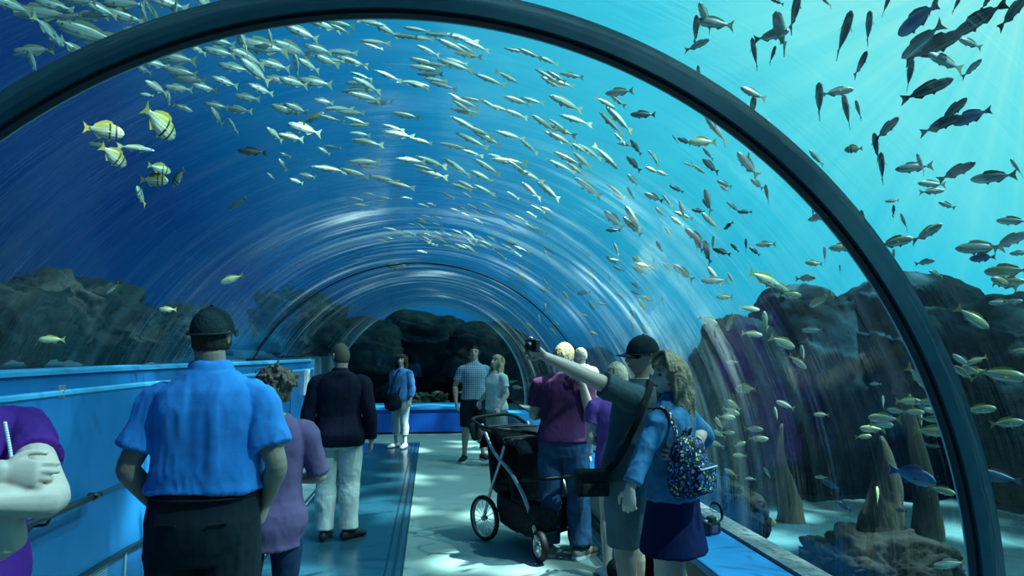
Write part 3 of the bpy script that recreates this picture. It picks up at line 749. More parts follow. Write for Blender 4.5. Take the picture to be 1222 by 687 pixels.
# upper left: fat silver-green fish near the glass, nose left
batch(0, 0, .3276, [(150,48,190,185),(40,18,120,165),(175,112,120,-50),(120,185,140,200),(120,228,80,100),(270,180,100,-42),(320,120,190,168),(400,150,180,185),(450,15,150,190),(455,60,130,170),
 (530,68,90,100),(530,120,150,182),(610,10,140,170),(750,28,120,-50),(290,5,110,190),(200,20,120,175),(370,35,100,160),(640,20,90,250),(560,50,80,120),(330,60,120,190),(860,15,90,190),(420,190,140,10),(250,60,90,200)],
 'silver', 'large silver-green fish crowding the water above the near arch rib at upper left', 'big fish above the rib at upper left', .5)
pts = [(570,320,80,150),(615,360,45,90),(665,392,66,-20),(535,345,45,180),(650,322,95,180),(748,320,84,170),(1000,490,70,140),(790,385,80,175),(870,400,95,176),(790,425,70,120),(900,355,90,178),(1080,395,80,160),
 (640,212,140,178),(660,262,110,176),(690,288,110,178),(800,190,110,172),(855,246,110,174),(960,170,180,172),(820,298,90,165),(900,210,130,160),(1000,238,110,170),(1070,300,100,168),(950,325,90,160),(1125,238,80,150),(1060,180,140,165),
 (800,150,110,170),(700,170,60,160),(720,180,60,150),(880,140,90,110),(930,260,120,140),(1010,290,90,176),(560,230,110,170),(520,250,60,150),(1160,180,100,170),(1100,120,120,160),(1180,90,120,165),(1190,220,90,160),(1150,300,120,172),(985,140,60,100),(1080,240,70,95),
 (1110,470,120,165),(1060,500,90,170),(1140,430,90,30),(1040,400,100,165),(1180,370,70,170),(850,460,60,120),(1030,600,50,120),(1120,640,60,170),(1080,660,50,160),(985,640,30,140),(1180,550,50,150),(1040,565,40,160)]
batch(0, 0, .3276, pts, 'silver', 'silver fish heading left in the dense school under the rib at upper left', 'school under the rib at upper left', None)
# the long school wheeling over the crown of the tunnel
def school(n, xr, yr, lr, label, group, kinds, dens=None, spread=7, ex=(.2, 2.2)):
    k = 0; used = []
    while k < n:
        x = rng.uniform(*xr); y = rng.uniform(*yr)
        if dens and rng.uniform() > dens(x, y): continue
        if any(abs(x-a)+1.8*abs(y-b) < 9 for a, b in used[-60:]): continue
        used.append((x, y)); k += 1
        base = 176-.085*max(0, x-380) - .04*(y-120)*(1 if x > 500 else -.6)
        a = base+rng.normal(0, spread)
        if rng.uniform() < .05: a += 180
        ln = lr[0]+(lr[1]-lr[0])*rng.uniform()
        put_fish(x, y, ln, a, kinds[int(rng.integers(len(kinds)))], label, group, extra=rng.uniform(*ex))
school(58, (385, 560), (18, 225), (24, 42), 'slim silver fish schooling leftward over the crown of the tunnel', 'slim school over the crown', ('slim', 'long'), lambda x, y: 1 if y > .0 else 0)
school(62, (540, 740), (40, 240), (26, 46), 'slender silver fish slanting down right along the vault right of the crown', 'slender school right of the crown', ('long', 'long', 'slim'), lambda x, y: 1 if (y > 25+(x-540)*.35 and y < 240-(x-540)*.05) else 0)
school(46, (730, 880), (85, 330), (12, 34), 'small silver fish scattered between the slender school and the rib on the right', 'scattered small fish on the right', ('slim', 'dark', 'silver'), lambda x, y: 1 if y > 70+(x-700)*.7 else 0, 22)
school(56, (420, 660), (228, 300), (10, 22), 'tiny fish of the far school seen through the middle of the vault', 'far tiny school', ('long', 'slim'), lambda x, y: 1 if (y < 262 or 500 < x < 640) else .25, 6, (1.5, 4))
school(26, (470, 625), (276, 306), (14, 24), 'small fish bunched in a dark ball above the thin middle arch', 'ball of small fish over the middle arch', ('slim', 'long'), lambda x, y: max(0, 1-abs(y-(270+(x-480)*.22))/14), 6, (1, 2.5))
school(40, (620, 800), (290, 400), (9, 18), 'tiny fish low in the bright water right of the thin middle arch', 'tiny fish right of the middle arch', ('slim', 'grunt', 'silver'), lambda x, y: 1 if y > 300+(700-x)*.1 else 0, 25, (1, 3))
for px, py, ln, ang in ((475, 317, 28, 178),):
    put_fish(px, py, ln, ang, 'wrasse', 'dim rounded fish just above the thin middle arch', None, extra=1.0)
for px, py, ln, ang in ((488, 465, 14, 20), (552, 468, 10, 180), (612, 455, 12, 190), (618, 462, 14, 170), (520, 468, 9, 10)):
    put_fish(px, py, ln, ang, 'grunt', 'small yellow fish in front of the far cliff above the low bench', 'yellow fish above the low bench', depth=15.9)
# ------------------------------------------------------------------ people
V = Vector
def cloth(name, col, **k):
    kk = dict(rough=.88, spec=.12, var=.10, vscale=9, bump=.12, bscale=220); kk.update(k)
    return mat(name, col, **kk)
def folds(seed, amp=.006, sc=(9, 9, 3.2), fine=.0015):
    sc = np.array(sc)
    def f(P):
        Q = P*sc + .8*fbm(P*3.1+seed, 2, seed+5)[:, None]
        return amp*fbm(Q, 3, seed, ridge=True) + fine*fbm(P*26, 2, seed+3)
    return f
def skin_disp(P): return .0006*fbm(P*40, 2, 5)

class Person:
    """figure built facing +y, x = its right; all lengths for a 1.75 m figure times k"""
    def __init__(s, name, label, loc, rotz, H=1.75, girth=1.0, head=(0, 0, 0), lean=(0, 0), arms=None, legs=None, belly=0.0, skin='skin', voxel=.009,
                 chest=0.0, hips=1.0, face=True, twist=0.0, seed=1, shoulder=1.0, hs=1.0):
        s.hs = hs
        s.k = H/1.75; s.g = girth; s.lean = lean; s.belly = belly; s.chest = chest; s.hips = hips; s.vox = voxel; s.seed = seed; s.twist = twist
        s.skin = M[skin]; s.head_rot = head
        s.root = empty(name, label, 'person', loc, rotz)
        s.sh = .185*shoulder
        A = {'L': dict(elbow=(-.25, -.03, 1.13), wrist=(-.265, .05, .90), hd=(0, .12, -1), pn=(1, 0, 0), curl=22),
             'R': dict(elbow=(.25, -.03, 1.13), wrist=(.265, .05, .90), hd=(0, .12, -1), pn=(-1, 0, 0), curl=22)}
        for q in (arms or {}): A[q].update(arms[q])
        Lg = {'L': dict(knee=(-.10, .015, .49), ankle=(-.105, -.02, .085), toe=(-.25, 1, 0)), 'R': dict(knee=(.10, .015, .49), ankle=(.105, -.02, .085), toe=(.25, 1, 0))}
        for q in (legs or {}): Lg[q].update(legs[q])
        s.A = A; s.L = Lg
    def K(s, p): return V(p)*s.k
    def MW(s): return Matrix.Translation(s.root.location) @ Matrix.Rotation(s.root.rotation_euler[2], 4, 'Z')
    def W(s, p): return s.MW() @ (V(p)*s.k)              # own frame -> place
    def Lc(s, w): return (s.MW().inverted() @ V(w))/s.k   # place -> own frame
    def Ld(s, d): return s.MW().inverted().to_3x3() @ V(d)
    def up(s, p):
        """lean and twist of the upper body, in unscaled units"""
        p = V(p); t = max(0, p.z-.95)
        if s.twist and t > 0:
            a = s.twist*min(1, t/.4); p = V((p.x*math.cos(a)-p.y*math.sin(a), p.x*math.sin(a)+p.y*math.cos(a), p.z))
        return V((p.x+s.lean[0]*t, p.y+s.lean[1]*t, p.z))
    def torso_rings(s, z0, z1, m=0.0, n=28, flare=0.0):
        """(z, half width, half depth, y centre)"""
        tab = [(.80, .150, .105, 0), (.88, .172*s.hips, .118, -.01), (.94, .175*s.hips, .120, -.012), (1.02, .160, .108, 0), (1.10, .150, .103, .005), (1.20, .160, .108, .005),
               (1.30, .175, .118, 0), (1.36, .180, .112, -.005), (1.40, .172, .098, -.010), (1.43, .150, .086, -.014), (1.455, .118, .076, -.016), (1.475, .090, .068, -.014), (1.50, .070, .062, -.012)]
        zs = [z for z in np.linspace(z0, z1, max(5, int((z1-z0)/.03)))]
        T = np.array(tab); rings = []
        for z in zs:
            a, b, c = (float(np.interp(z, T[:, 0], T[:, i])) for i in (1, 2, 3))
            bl = s.belly*math.exp(-((z-1.08)/.13)**2); ch = s.chest*math.exp(-((z-1.28)/.07)**2)
            a = a*(1+(s.g-1)*(1.0 if z < 1.36 else .5))+bl*.35; 
            mm = m+flare*max(0, (z0+.25-z)/.25)
            if z > 1.44: mm = m*.6
            b0 = b*s.g
            r_ = []
            for j in range(n):
                t = 2*PI*j/n; cx, sy_ = math.cos(t), math.sin(t)
                e = .85
                x = (a+mm)*math.copysign(abs(cx)**e, cx); y = (b0+mm+(bl+ch*abs(math.cos(t*1))*0+ch if sy_ > 0 else bl*.1))*math.copysign(abs(sy_)**e, sy_)+c
                r_.append(s.K(s.up((x, y, z))))
            rings.append(r_)
        return rings
    def arm_pts(s, q):
        sg = -1 if q == 'L' else 1; a = s.A[q]
        sh = s.up((sg*s.sh*(1+(s.g-1)*.6), -.012, 1.378)) if 'shoulder' not in a else V(a['shoulder'])
        inn = s.up((sg*.10, -.012, 1.385))
        return inn, sh, V(a['elbow']), V(a['wrist'])
    def arm(s, mb, q, frac=1.0, m=0.0, end_flare=0.0):
        """frac: 1 = to elbow, 2 = to wrist"""
        inn, sh, el, wr = s.arm_pts(q); g = (s.g-1)*.9+1
        P = [inn, sh, sh.lerp(el, .35), sh.lerp(el, .75), el, el.lerp(wr, .25), el.lerp(wr, .65), wr]
        R = [.050, .056, .050, .044, .040, .042, .034, .0255]
        R = [r*g+m for r in R]
        fr = [0, 0, .35, .75, 1, 1.25, 1.65, 2]
        pts = []; rad = []
        for p, r, f in zip(P, R, fr):
            if f <= frac+1e-6: pts.append(s.K(p)); rad.append((r)*s.k)
            else:
                i = fr.index(f); f0 = fr[i-1]
                t = (frac-f0)/(f-f0)
                if t > 1e-3: pts.append(s.K(P[i-1].lerp(p, t))); rad.append((R[i-1]+(r-R[i-1])*t+end_flare)*s.k)
                break
        mb.tube(pts, rad, n=16, sub=3, round_=(frac == 2 and m == 0))
    def hand(s, mb, q):
        a = s.A[q]; k = s.k; w = V(a['wrist'])*k; d = V(a['hd']).normalized(); n = V(a['pn']).normalized(); n = (n-d*n.dot(d)).normalized()
        side = d.cross(n).normalized()          # across the knuckles
        sg = a.get('thumb', 1 if q == 'R' else -1)
        side = side*sg                          # towards the thumb
        mb.tube([w-d*.02*k, w+d*.03*k, w+d*.065*k, w+d*.088*k], [(.026*k, .022*k), (.033*k, .017*k), (.040*k, .0145*k), (.038*k, .012*k)], n=14, side=side, sub=3)
        c = a['curl']
        for i, (off, ln) in enumerate(((.030, .072), (.010, .080), (-.010, .075), (-.029, .060))):
            p = w+d*(.086-.004*abs(i-1))*k+side*off*k; dd = (d+side*(.10*(1.2-i)*.6)).normalized()
            pts = [p-dd*.012*k, p]
            ang = 0
            for seg in (.45, .32, .23):
                ang += math.radians(c*(1.0+.12*i))
                v = dd*math.cos(ang)+n*math.sin(ang)
                p = p+v*ln*seg*k; pts.append(p)
            mb.tube(pts, [.0092*k, .0092*k, .0084*k, .0078*k, .0066*k], n=8, sub=2)
        tb = w+d*.022*k+side*.024*k
        t1 = tb+(d*.55+side*.75+n*.25).normalized()*.036*k; t2 = t1+(d*.9+side*.25+n*.35).normalized()*.030*k; t3 = t2+(d*1+n*.3-side*.05).normalized()*.022*k
        mb.tube([tb-side*.012*k, tb, t1, t2, t3], [.013*k, .014*k, .0115*k, .0098*k, .0078*k], n=8, sub=2)
    def leg(s, mb, q, frac=2.0, m=0.0, flare=0.0, top=.93):
        sg = -1 if q == 'L' else 1; l = s.L[q]; g = (s.g-1)*.8+1
        hp = V((sg*.092*s.hips*g, -.005, .88)); kn = V(l['knee']); an = V(l['ankle'])
        P = [hp+V((0, 0, top-.88)), hp, hp.lerp(kn, .35), hp.lerp(kn, .75), kn, kn.lerp(an, .28), kn.lerp(an, .7), an]
        R = [.088, .088, .082, .062, .054, .056, .040, .036]
        fr = [-.1, 0, .35, .75, 1, 1.28, 1.7, 2]
        pts = []; rad = []
        P[5] = P[5]+V((0, -.012, 0))
        for i, (p, r, f) in enumerate(zip(P, R, fr)):
            r = r*g+m+flare*max(0, f)/2
            if f <= frac+1e-6: pts.append(s.K(p)); rad.append(r*s.k)
            else:
                t = (frac-fr[i-1])/(f-fr[i-1])
                if t > 1e-3: pts.append(s.K(P[i-1].lerp(p, t))); rad.append(r*s.k)
                break
        mb.tube(pts, rad, n=18, sub=3, round_=False)
    def foot_frame(s, q):
        l = s.L[q]; t = V(l['toe']); t.z = 0; t.normalize(); return V(l['ankle']), t
    def foot(s, mb, q, m=0.0, sole=0.0):
        an, t = s.foot_frame(q); z = an.z-.085
        pts = [V((an.x, an.y, 0))-t*.055+V((0, 0, z+.04+sole)), V((an.x, an.y, 0))+V((0, 0, z+.05+sole)), V((an.x, an.y, 0))+t*.08+V((0, 0, z+.038+sole)), V((an.x, an.y, 0))+t*.15+V((0, 0, z+.026+sole)), V((an.x, an.y, 0))+t*.185+V((0, 0, z+.020+sole))]
        sd = t.cross(V((0, 0, 1)))
        mb.tube([s.K(p) for p in pts], [((a+m)*s.k, (b+m)*s.k) for a, b in ((.030, .036), (.034, .044), (.041, .034), (.042, .022), (.030, .016))], n=14, side=sd, sub=3)
    def head_frame(s):
        y, p, r = s.head_rot
        R = Matrix.Rotation(math.radians(y), 3, 'Z') @ Matrix.Rotation(math.radians(p), 3, 'X') @ Matrix.Rotation(math.radians(r), 3, 'Y')
        nk = s.up((0, -.005, 1.50)); c = nk+V((0, 0, .035))+R @ V((0, .012, .095))
        return c, R, nk
    def hp(s, p):
        c, R, nk = s.head_frame(); return s.K(c+R @ (V(p)*s.hs))
    def head_mesh(s, mb, grow=0.0):
        n, m = 56, 44; vs = []
        for i in range(m+1):
            ph = PI*i/m
            for j in range(n):
                th = 2*PI*j/n
                x, y, z = math.sin(ph)*math.cos(th), math.sin(ph)*math.sin(th), math.cos(ph)
                vs.append((x, y, z))
        D = np.array(vs); x, y, z = D.T
        rx = np.where(z < 0, .074*(1-.30*np.clip(-z, 0, 1)**1.3*(1)), .074); ry = np.where(y > 0, .094, .100)
        ry = np.where((z < 0) & (y < 0), ry*(1-.32*np.clip(-z, 0, 1)), ry)
        X = x*rx; Y = y*ry; Z = z*np.where(z > 0, .112, .120)
        # chin forward, flat face
        Y = Y+np.where(y > 0, .012*np.clip(-z, 0, 1)**2*np.exp(-(X/.03)**2), 0)
        fr = (y > 0)
        g = lambda cx, cz, sx, sz: np.exp(-((X-cx)/sx)**2-((Z-cz)/sz)**2)*fr
        Y = Y+.029*g(0, -.030, .0115, .017)+.017*g(0, -.008, .010, .026)+.005*g(0, .028, .045, .010)
        Y = Y-.010*g(.031, .004, .016, .012)-.010*g(-.031, .004, .016, .012)
        Y = Y+.009*g(0, -.060, .022, .008)+.010*g(0, -.074, .020, .007)-.004*g(0, -.0665, .022, .003)+.012*g(0, -.100, .022, .016)
        Y = Y+.004*g(.042, -.025, .016, .018)+.004*g(-.042, -.025, .016, .018)
        P = np.stack([X, Y, Z], 1)
        c, R, nk = s.head_frame(); Rm = np.array(R); k = s.k
        P = ((P*s.hs)@Rm.T+np.array(c))*k
        fs = []
        for i in range(m):
            for j in range(n):
                q = (j+1) % n
                if i == 0: fs.append((0, (i+1)*n+j, (i+1)*n+q))
                elif i == m-1: fs.append((i*n+j, m*n, i*n+q))
                else: fs.append((i*n+j, (i+1)*n+j, (i+1)*n+q, i*n+q))
        mb.add(P.tolist(), fs)
        for sg in (-1, 1):
            mb.ball(s.hp((sg*.076, -.006, -.008)), V((.007, .017, .030))*k, 12, rot=R)
            mb.ball(s.hp((sg*.080, -.014, .008)), V((.008, .010, .016))*k, 10, rot=R)
    def body(s, hands=('L', 'R'), feet=True, name='body', legs=True):
        mb = MB(); mb.loft(s.torso_rings(.80, 1.49))
        for q in 'LR':
            s.arm(mb, q, 2.0)
            if q in hands: s.hand(mb, q)
            if legs:
                s.leg(mb, q, 2.0)
                if feet: s.foot(mb, q)
        c, R, nk = s.head_frame(); g = 1+(s.g-1)*.7
        mb.tube([s.K(s.up((0, -.015, 1.42))), s.K(nk+V((0, 0, -.01))), s.K(c+R @ V((0, -.022, -.06)))], [.062*s.k*g, .056*s.k*g, .056*s.k*g], n=18)
        s.head_mesh(mb)
        o = bake(mb, name, s.skin, s.root, s.vox*.62, 1); return o
    def face(s, brow=(.10, .07, .05), lips=True):
        bm_ = cloth('brow_hair_%d' % s.seed, brow)
        c, R, nk = s.head_frame()
        for sg in (-1, 1):
            mb = MB(); mb.ball(s.hp((sg*.030, .077, .003)), V((.0125, .0085, .0075))*s.k, 12, rot=R); e = obj('eye', mb, M['eye'], s.root, True)
            mb = MB(); mb.tube([s.hp((sg*.016, .089, .022)), s.hp((sg*.032, .087, .028)), s.hp((sg*.047, .075, .022))], [.0028*s.k, .0034*s.k, .002*s.k], n=6); obj('eyebrow', mb, bm_, s.root, True)
        if lips:
            mb = MB(); mb.tube([s.hp((-.021, .083, -.066)), s.hp((-.008, .094, -.063)), s.hp((.008, .094, -.063)), s.hp((.021, .083, -.066))], [.002*s.k, .0045*s.k, .0045*s.k, .002*s.k], n=6); obj('lips', mb, M['lips'], s.root, True)
    # ---- clothing
    def shirt(s, m_, hem=.90, sleeve=.62, m=.016, sm=.014, flare=.0, collar=False, name='shirt', amp=.007, sc=(9, 9, 3.2), cuff=None, flare_s=.006, seed=None):
        mb = MB(); mb.loft(s.torso_rings(hem, 1.485, m, flare=flare))
        for q in 'LR': s.arm(mb, q, sleeve, sm, flare_s)
        if collar:
            c = s.up((0, -.014, 1.50)); 
            mb.tube([s.K(s.up((0, -.016, 1.465))), s.K(c+V((0, -.002, .022)))], [((.078+m*.5)*s.k, (.068+m*.5)*s.k), (.066*s.k*(1+(s.g-1)*.7), .062*s.k*(1+(s.g-1)*.7))], n=20, side=(1, 0, 0), round_=False)
        return bake(mb, name, m_, s.root, s.vox*.85, 2, folds(seed or s.seed, amp, sc))
    def trousers(s, m_, frac=1.93, m=.014, waist=1.04, flare=.012, name='trousers', amp=.006, seed=None):
        mb = MB(); mb.loft(s.torso_rings(.80, waist, m*.8))
        for q in 'LR': s.leg(mb, q, frac, m, flare)
        return bake(mb, name, m_, s.root, s.vox*.85, 2, folds(seed or s.seed+9, amp, (10, 10, 5)))
    def skirt(s, m_, z1=1.04, z0=.62, m=.02, flare=.05, name='skirt'):
        T = s.torso_rings(.88, z1, m)
        n = len(T[0]); mb = MB(); low = []
        for i in range(8):
            t = 1-i/7; z = z0+(.88-z0)*(1-t)
            a = .172*s.hips*s.g+m+flare*t; b = .125*s.g+m+flare*t
            low.append([s.K((a*math.cos(2*PI*j/n)*(1+.03*math.sin(j*5)*t), (b)*math.sin(2*PI*j/n)-.01, z)) for j in range(n)])
        mb.loft(low+T[1:])
        return bake(mb, name, m_, s.root, s.vox*.85, 2, folds(s.seed+4, .008, (9, 9, 1.6)))
    def shoes(s, m_, m=.008, sole_m=None):
        for q in 'LR':
            mb = MB(); s.foot(mb, q, m, .006); sh = bake(mb, 'shoe', m_, s.root, s.vox*.7, 1)
            if sole_m:
                an, t = s.foot_frame(q); sd = t.cross(V((0, 0, 1))); mb = MB(); pr = []
                for u, w in ((-.095, .02), (-.06, .038), (.0, .040), (.08, .049), (.15, .050), (.20, .034), (.212, .015)):
                    pr.append((V((an.x, an.y, 0))+t*u, w))
                ring_ = [p+sd*w for p, w in pr]+[p-sd*w for p, w in reversed(pr)]
                mb.loft([[s.K(p+V((0, 0, .001))) for p in ring_], [s.K(p+V((0, 0, .024))) for p in ring_]])
                obj('sole', mb, sole_m, sh)
    def hair_shell(s, m_, thick=.012, front=.35, low=-.2, name='hair', blobs=0, top=.35, extra=None, lump=.006):
        """short hair or the base of long hair: a shell of the skull left open at the face"""
        n, m = 40, 30; mb = MB(); vs = []; c, R, nk = s.head_frame()
        for i in range(m+1):
            ph = PI*i/m
            for j in range(n):
                th = 2*PI*j/n
                x, y, z = math.sin(ph)*math.cos(th), math.sin(ph)*math.sin(th), math.cos(ph)
                inface = (y > front and z < top) or z < low
                g = .90 if inface else 1.0
                t = 0 if inface else thick
                vs.append(s.hp((x*(.074*g+t), y*(.098*g+t)-.002, z*(.112*g+t))))
        fs = []
        for i in range(m):
            for j in range(n):
                q = (j+1) % n
                if i == 0: fs.append((0, (i+1)*n+j, (i+1)*n+q))
                elif i == m-1: fs.append((i*n+j, m*n, i*n+q))
                else: fs.append((i*n+j, (i+1)*n+j, (i+1)*n+q, i*n+q))
        mb.add(vs, fs)
        if extra: extra(mb)
        return bake(mb, name, m_, s.root, s.vox*.6, 1, lambda P: lump*fbm(P*np.array([45, 45, 20]), 3, s.seed, ridge=True))
    def cap(s, m_, brim='front', rise=.015, name='cap', button=True):
        mb = MB(); c, R, nk = s.head_frame(); n = 36; rings = []
        for i in range(13):
            ph = (PI/2+.12)*(1-i/12)+.02
            rings.append([s.hp(((.079+.006)*math.sin(ph)*math.cos(2*PI*j/n), (.104+.006)*math.sin(ph)*math.sin(2*PI*j/n)-.002, .022+(.092+rise)*math.cos(ph))) for j in range(n)])
        rings = rings
        mb.loft(rings)
        o = bake(mb, name, m_, s.root, s.vox*.6, 1, lambda P: .0018*fbm(P*20, 2, s.seed))
        mb = MB(); mb.ball(s.hp((0, -.002, .022+.092+rise+.001)), .007*s.k, 8); obj('button', mb, m_, o, True)
        # sweat band
        mb = MB(); mb.tube([s.hp((.088*math.cos(t), .113*math.sin(t)-.002, .012)) for t in np.linspace(0, 2*PI, 33)], [(.004*s.k, .012*s.k)]*33, n=8, sub=1, side=(0, 0, 1), round_=False); obj('band', mb, m_, o, True)
        if brim:
            sg = 1 if brim == 'front' else -1
            a = []; b = []
            for t in np.linspace(-1.05, 1.05, 17):
                x0, y0 = .084*math.sin(t), .108*math.cos(t)-.002; x1, y1 = .078*math.sin(t), .108*math.cos(t)+.075*math.cos(t*1.25)
                zc_ = .016-.018*math.sin(t)**2
                a.append((x0, y0*sg, zc_)); b.append((x1, y1*sg, zc_-.012))
            mb = MB(); k = len(a); up_ = [s.hp(p) for p in a]+[s.hp(p) for p in b]; dn = [s.hp((p[0], p[1], p[2]-.005)) for p in a]+[s.hp((p[0], p[1], p[2]-.005)) for p in b]
            fs = []
            for i in range(k-1):
                fs.append((i, i+1, k+i+1, k+i)); fs.append((2*k+i, 3*k+i, 3*k+i+1, 2*k+i+1)); fs.append((k+i, k+i+1, 3*k+i+1, 3*k+i)); fs.append((i, 2*k+i, 2*k+i+1, i+1))
            fs += [(0, k, 3*k, 2*k), (k-1, 3*k-1, 4*k-1, 2*k-1)]
            mb.add(up_+dn, fs); obj('brim', mb, m_, o, True)
        return o
    def strands(s, m_, pts_fn, count, r, name='hair_lengths', voxel=None):
        mb = MB()
        for i in range(count):
            P = pts_fn(i); mb.tube([s.hp(p) for p in P], [r*s.k*(1 if j < len(P)-1 else .45) for j in range(len(P))], n=8, sub=4)
        return bake(mb, name, m_, s.root, voxel or s.vox*.6, 1)

def floor_spot(px, Y): p = at_y(px, 420, Y); return (p.x, Y, 0)
den = cloth('denim_trousers', srgb(38, 62, 92), var=.25, vscale=14)
# 1 --- the man in the blue polo, seen from behind
P_ = Person('person', 'large man in bright blue polo shirt and dark cap, back to the viewer', floor_spot(253, 2.95), 0.03, 1.90, 1.0, hs=.88, shoulder=.98, head=(-14, 6, 0), belly=.05,
   arms={'L': dict(elbow=(-.262, -.05, 1.14), wrist=(-.205, .07, .985), hd=(.25, .35, -1), pn=(1, .2, 0), curl=30), 'R': dict(elbow=(.262, -.05, 1.14), wrist=(.205, .07, .985), hd=(-.25, .3, -1), pn=(-1, .2, 0), curl=30)}, skin='skin2', voxel=.009, seed=3)
P_.body()
P_.shirt(cloth('polo_blue', srgb(64, 152, 232), sheen=.1), 1.055, .70, .022, .020, flare=.012, collar=True, name='polo_shirt', amp=.019, sc=(8, 8, 1.9), flare_s=.012)
P_.trousers(cloth('black_trousers', srgb(40, 48, 52)), 1.95, .022, 1.09, .02, amp=.009)
for sg in (-1, 1):
    mb = MB(); mb.tube([P_.K((sg*(.055+.012*i), -.158+.004*i, .955)) for i in range(6)], [.004]*6, n=6); obj('back_pocket', mb, M['black_fabric'], P_.root, True)
mb = MB(); mb.tube([P_.K((.19*math.cos(t_), .135*math.sin(t_)-.003, 1.035)) for t_ in np.linspace(0, 2*PI, 40)], [(.004, .018)]*40, n=8, sub=1, side=(0, 0, 1), round_=False); obj('belt', mb, M['black_rubber'], P_.root, True)
P_.shoes(M['black_rubber'])
P_.hair_shell(cloth('hair_short_dark', (.05, .04, .03)), .004, .3, -.55)
P_.cap(cloth('cap_dark', srgb(48, 62, 66), bump=.5, bscale=60), 'front', .012)
# 2 --- bun-haired woman beyond him
P_ = Person('person', 'woman with messy hair bun and mauve tunic half hidden behind the large man', floor_spot(327, 3.7), 0.12, 1.62, 1.0, head=(35, 5, 0), seed=5,
   arms={'R': dict(elbow=(.27, .02, 1.13), wrist=(.13, .22, 1.08), hd=(-1, .3, .0), pn=(0, -1, 0), curl=25), 'L': dict(elbow=(-.25, .02, 1.13), wrist=(-.1, .22, 1.06), hd=(1, .3, 0), pn=(0, -1, 0), curl=25)}, hips=1.08)
P_.body(); P_.face()
P_.shirt(cloth('tunic_mauve', srgb(112, 92, 128)), .76, .95, .018, .014, flare=.02, name='tunic', amp=.009, sc=(8, 8, 3))
P_.trousers(den, 1.9, .006, 1.0, .0, name='jeans'); P_.shoes(M['black_rubber'])
hb = cloth('hair_brown', (.20, .15, .11), bump=.6, bscale=90)
def bun(mb, s=P_):
    for i in range(130):
        a, b = rng.uniform(0, 2*PI), rng.uniform(-1, 1); r = .052
        c = (r*math.cos(a)*math.sqrt(1-b*b)*1.35, -.085+r*math.sin(a)*math.sqrt(1-b*b), .06+r*b*.9)
        d = rng.normal(0, .024, 3); mb.tube([s.hp(c), s.hp((c[0]+d[0], c[1]+d[1], c[2]+d[2]))], [.010, .005], n=6, sub=1)
    mb.ball(s.hp((0, -.085, .06)), .056, 14)
P_.hair_shell(hb, .020, .45, -.55, extra=bun, lump=.008)
mb = MB(); mb.tube([P_.hp((.10*math.cos(t), .085*math.sin(t)-.0, .085+.02*math.sin(t))) for t in np.linspace(.15, PI-.15, 14)], [.004]*14, n=6); obj('sunglasses_frame', mb, M['eye'], P_.root, True)
# 3 --- man in the dark jacket
P_ = Person('person', 'balding man in dark jacket and pale trousers standing on the walkway', floor_spot(407, 6.45), 0.02, 1.79, 1.10, head=(38, 2, 0), seed=7,
   arms={'L': dict(elbow=(-.27, -.04, 1.12), wrist=(-.285, .03, .87)), 'R': dict(elbow=(.27, -.04, 1.12), wrist=(.285, .03, .87))},
   legs={'R': dict(knee=(.10, .02, .49), toe=(.9, 1, 0)), 'L': dict(toe=(.1, 1, 0))}, skin='skin2')
P_.body(); P_.face()
P_.shirt(cloth('jacket_navy', srgb(22, 26, 42)), .83, 1.94, .028, .020, flare=.02, collar=True, name='jacket', amp=.006, sc=(6, 6, 3), flare_s=.004)
P_.trousers(cloth('trousers_pale', srgb(205, 205, 195)), 1.97, .018, 1.0, .022, amp=.010)
P_.shoes(M['black_rubber'])
P_.hair_shell(cloth('hair_cropped', (.10, .08, .07)), .003, .1, -.5, top=.15, lump=.001)
# 4 --- woman at the end of the walkway
P_ = Person('person', 'curly-haired woman in blue shirt and white trousers at the walkway end', floor_spot(479, 12.3), PI-.62, 1.66, 1.0, head=(20, 8, 0), seed=9, voxel=.011,
   legs={'L': dict(toe=(-.3, 1, 0)), 'R': dict(toe=(.3, 1, 0))}, arms={'R': dict(elbow=(.22, -.02, 1.12), wrist=(.19, .10, .92))}, skin='skin_pale')
P_.body(); P_.face()
P_.shirt(cloth('blouse_blue', srgb(110, 165, 225)), .90, 1.7, .022, .018, flare=.02, name='blouse', amp=.010)
P_.trousers(cloth('trousers_white', srgb(225, 230, 228)), 1.6, .014, 1.0, .01); P_.shoes(M['white'])
hc = cloth('hair_curly_dark', (.10, .06, .04), bump=.6, bscale=90)
def curls(s, lo, rad, n_, seedv, rr=.014, front=.55):
    r2 = np.random.default_rng(seedv)
    def f(mb):
        k = 0
        while k < n_:
            a = r2.uniform(0, 2*PI); y = math.sin(a); x = math.cos(a)
            if y > front: continue
            z0 = r2.uniform(-.05, .09); k += 1; L_ = r2.uniform(.6, 1)
            pts = []
            for j in range(6):
                t = j/5; z = z0+(lo-z0)*t*L_
                q = rad+.018*t
                pts.append(s.hp((x*q+.012*math.sin(t*14+k), y*q*1.1+.012*math.cos(t*14+k)-.01, z)))
            mb.tube(pts, [rr*s.k]*5+[rr*.4*s.k], n=6, sub=3)
    return f
P_.hair_shell(hc, .018, .5, -.35, extra=curls(P_, -.19, .092, 80, 3, .013, .35))
mb = MB(); mb.tube([P_.hp((.09*math.cos(t), .07*math.sin(t)+.01, .10)) for t in np.linspace(.4, PI-.4, 9)], [.006]*9, n=6); obj('sunglasses_frame', mb, mat('orange_frame', (.5, .15, .04)), P_.root, True)
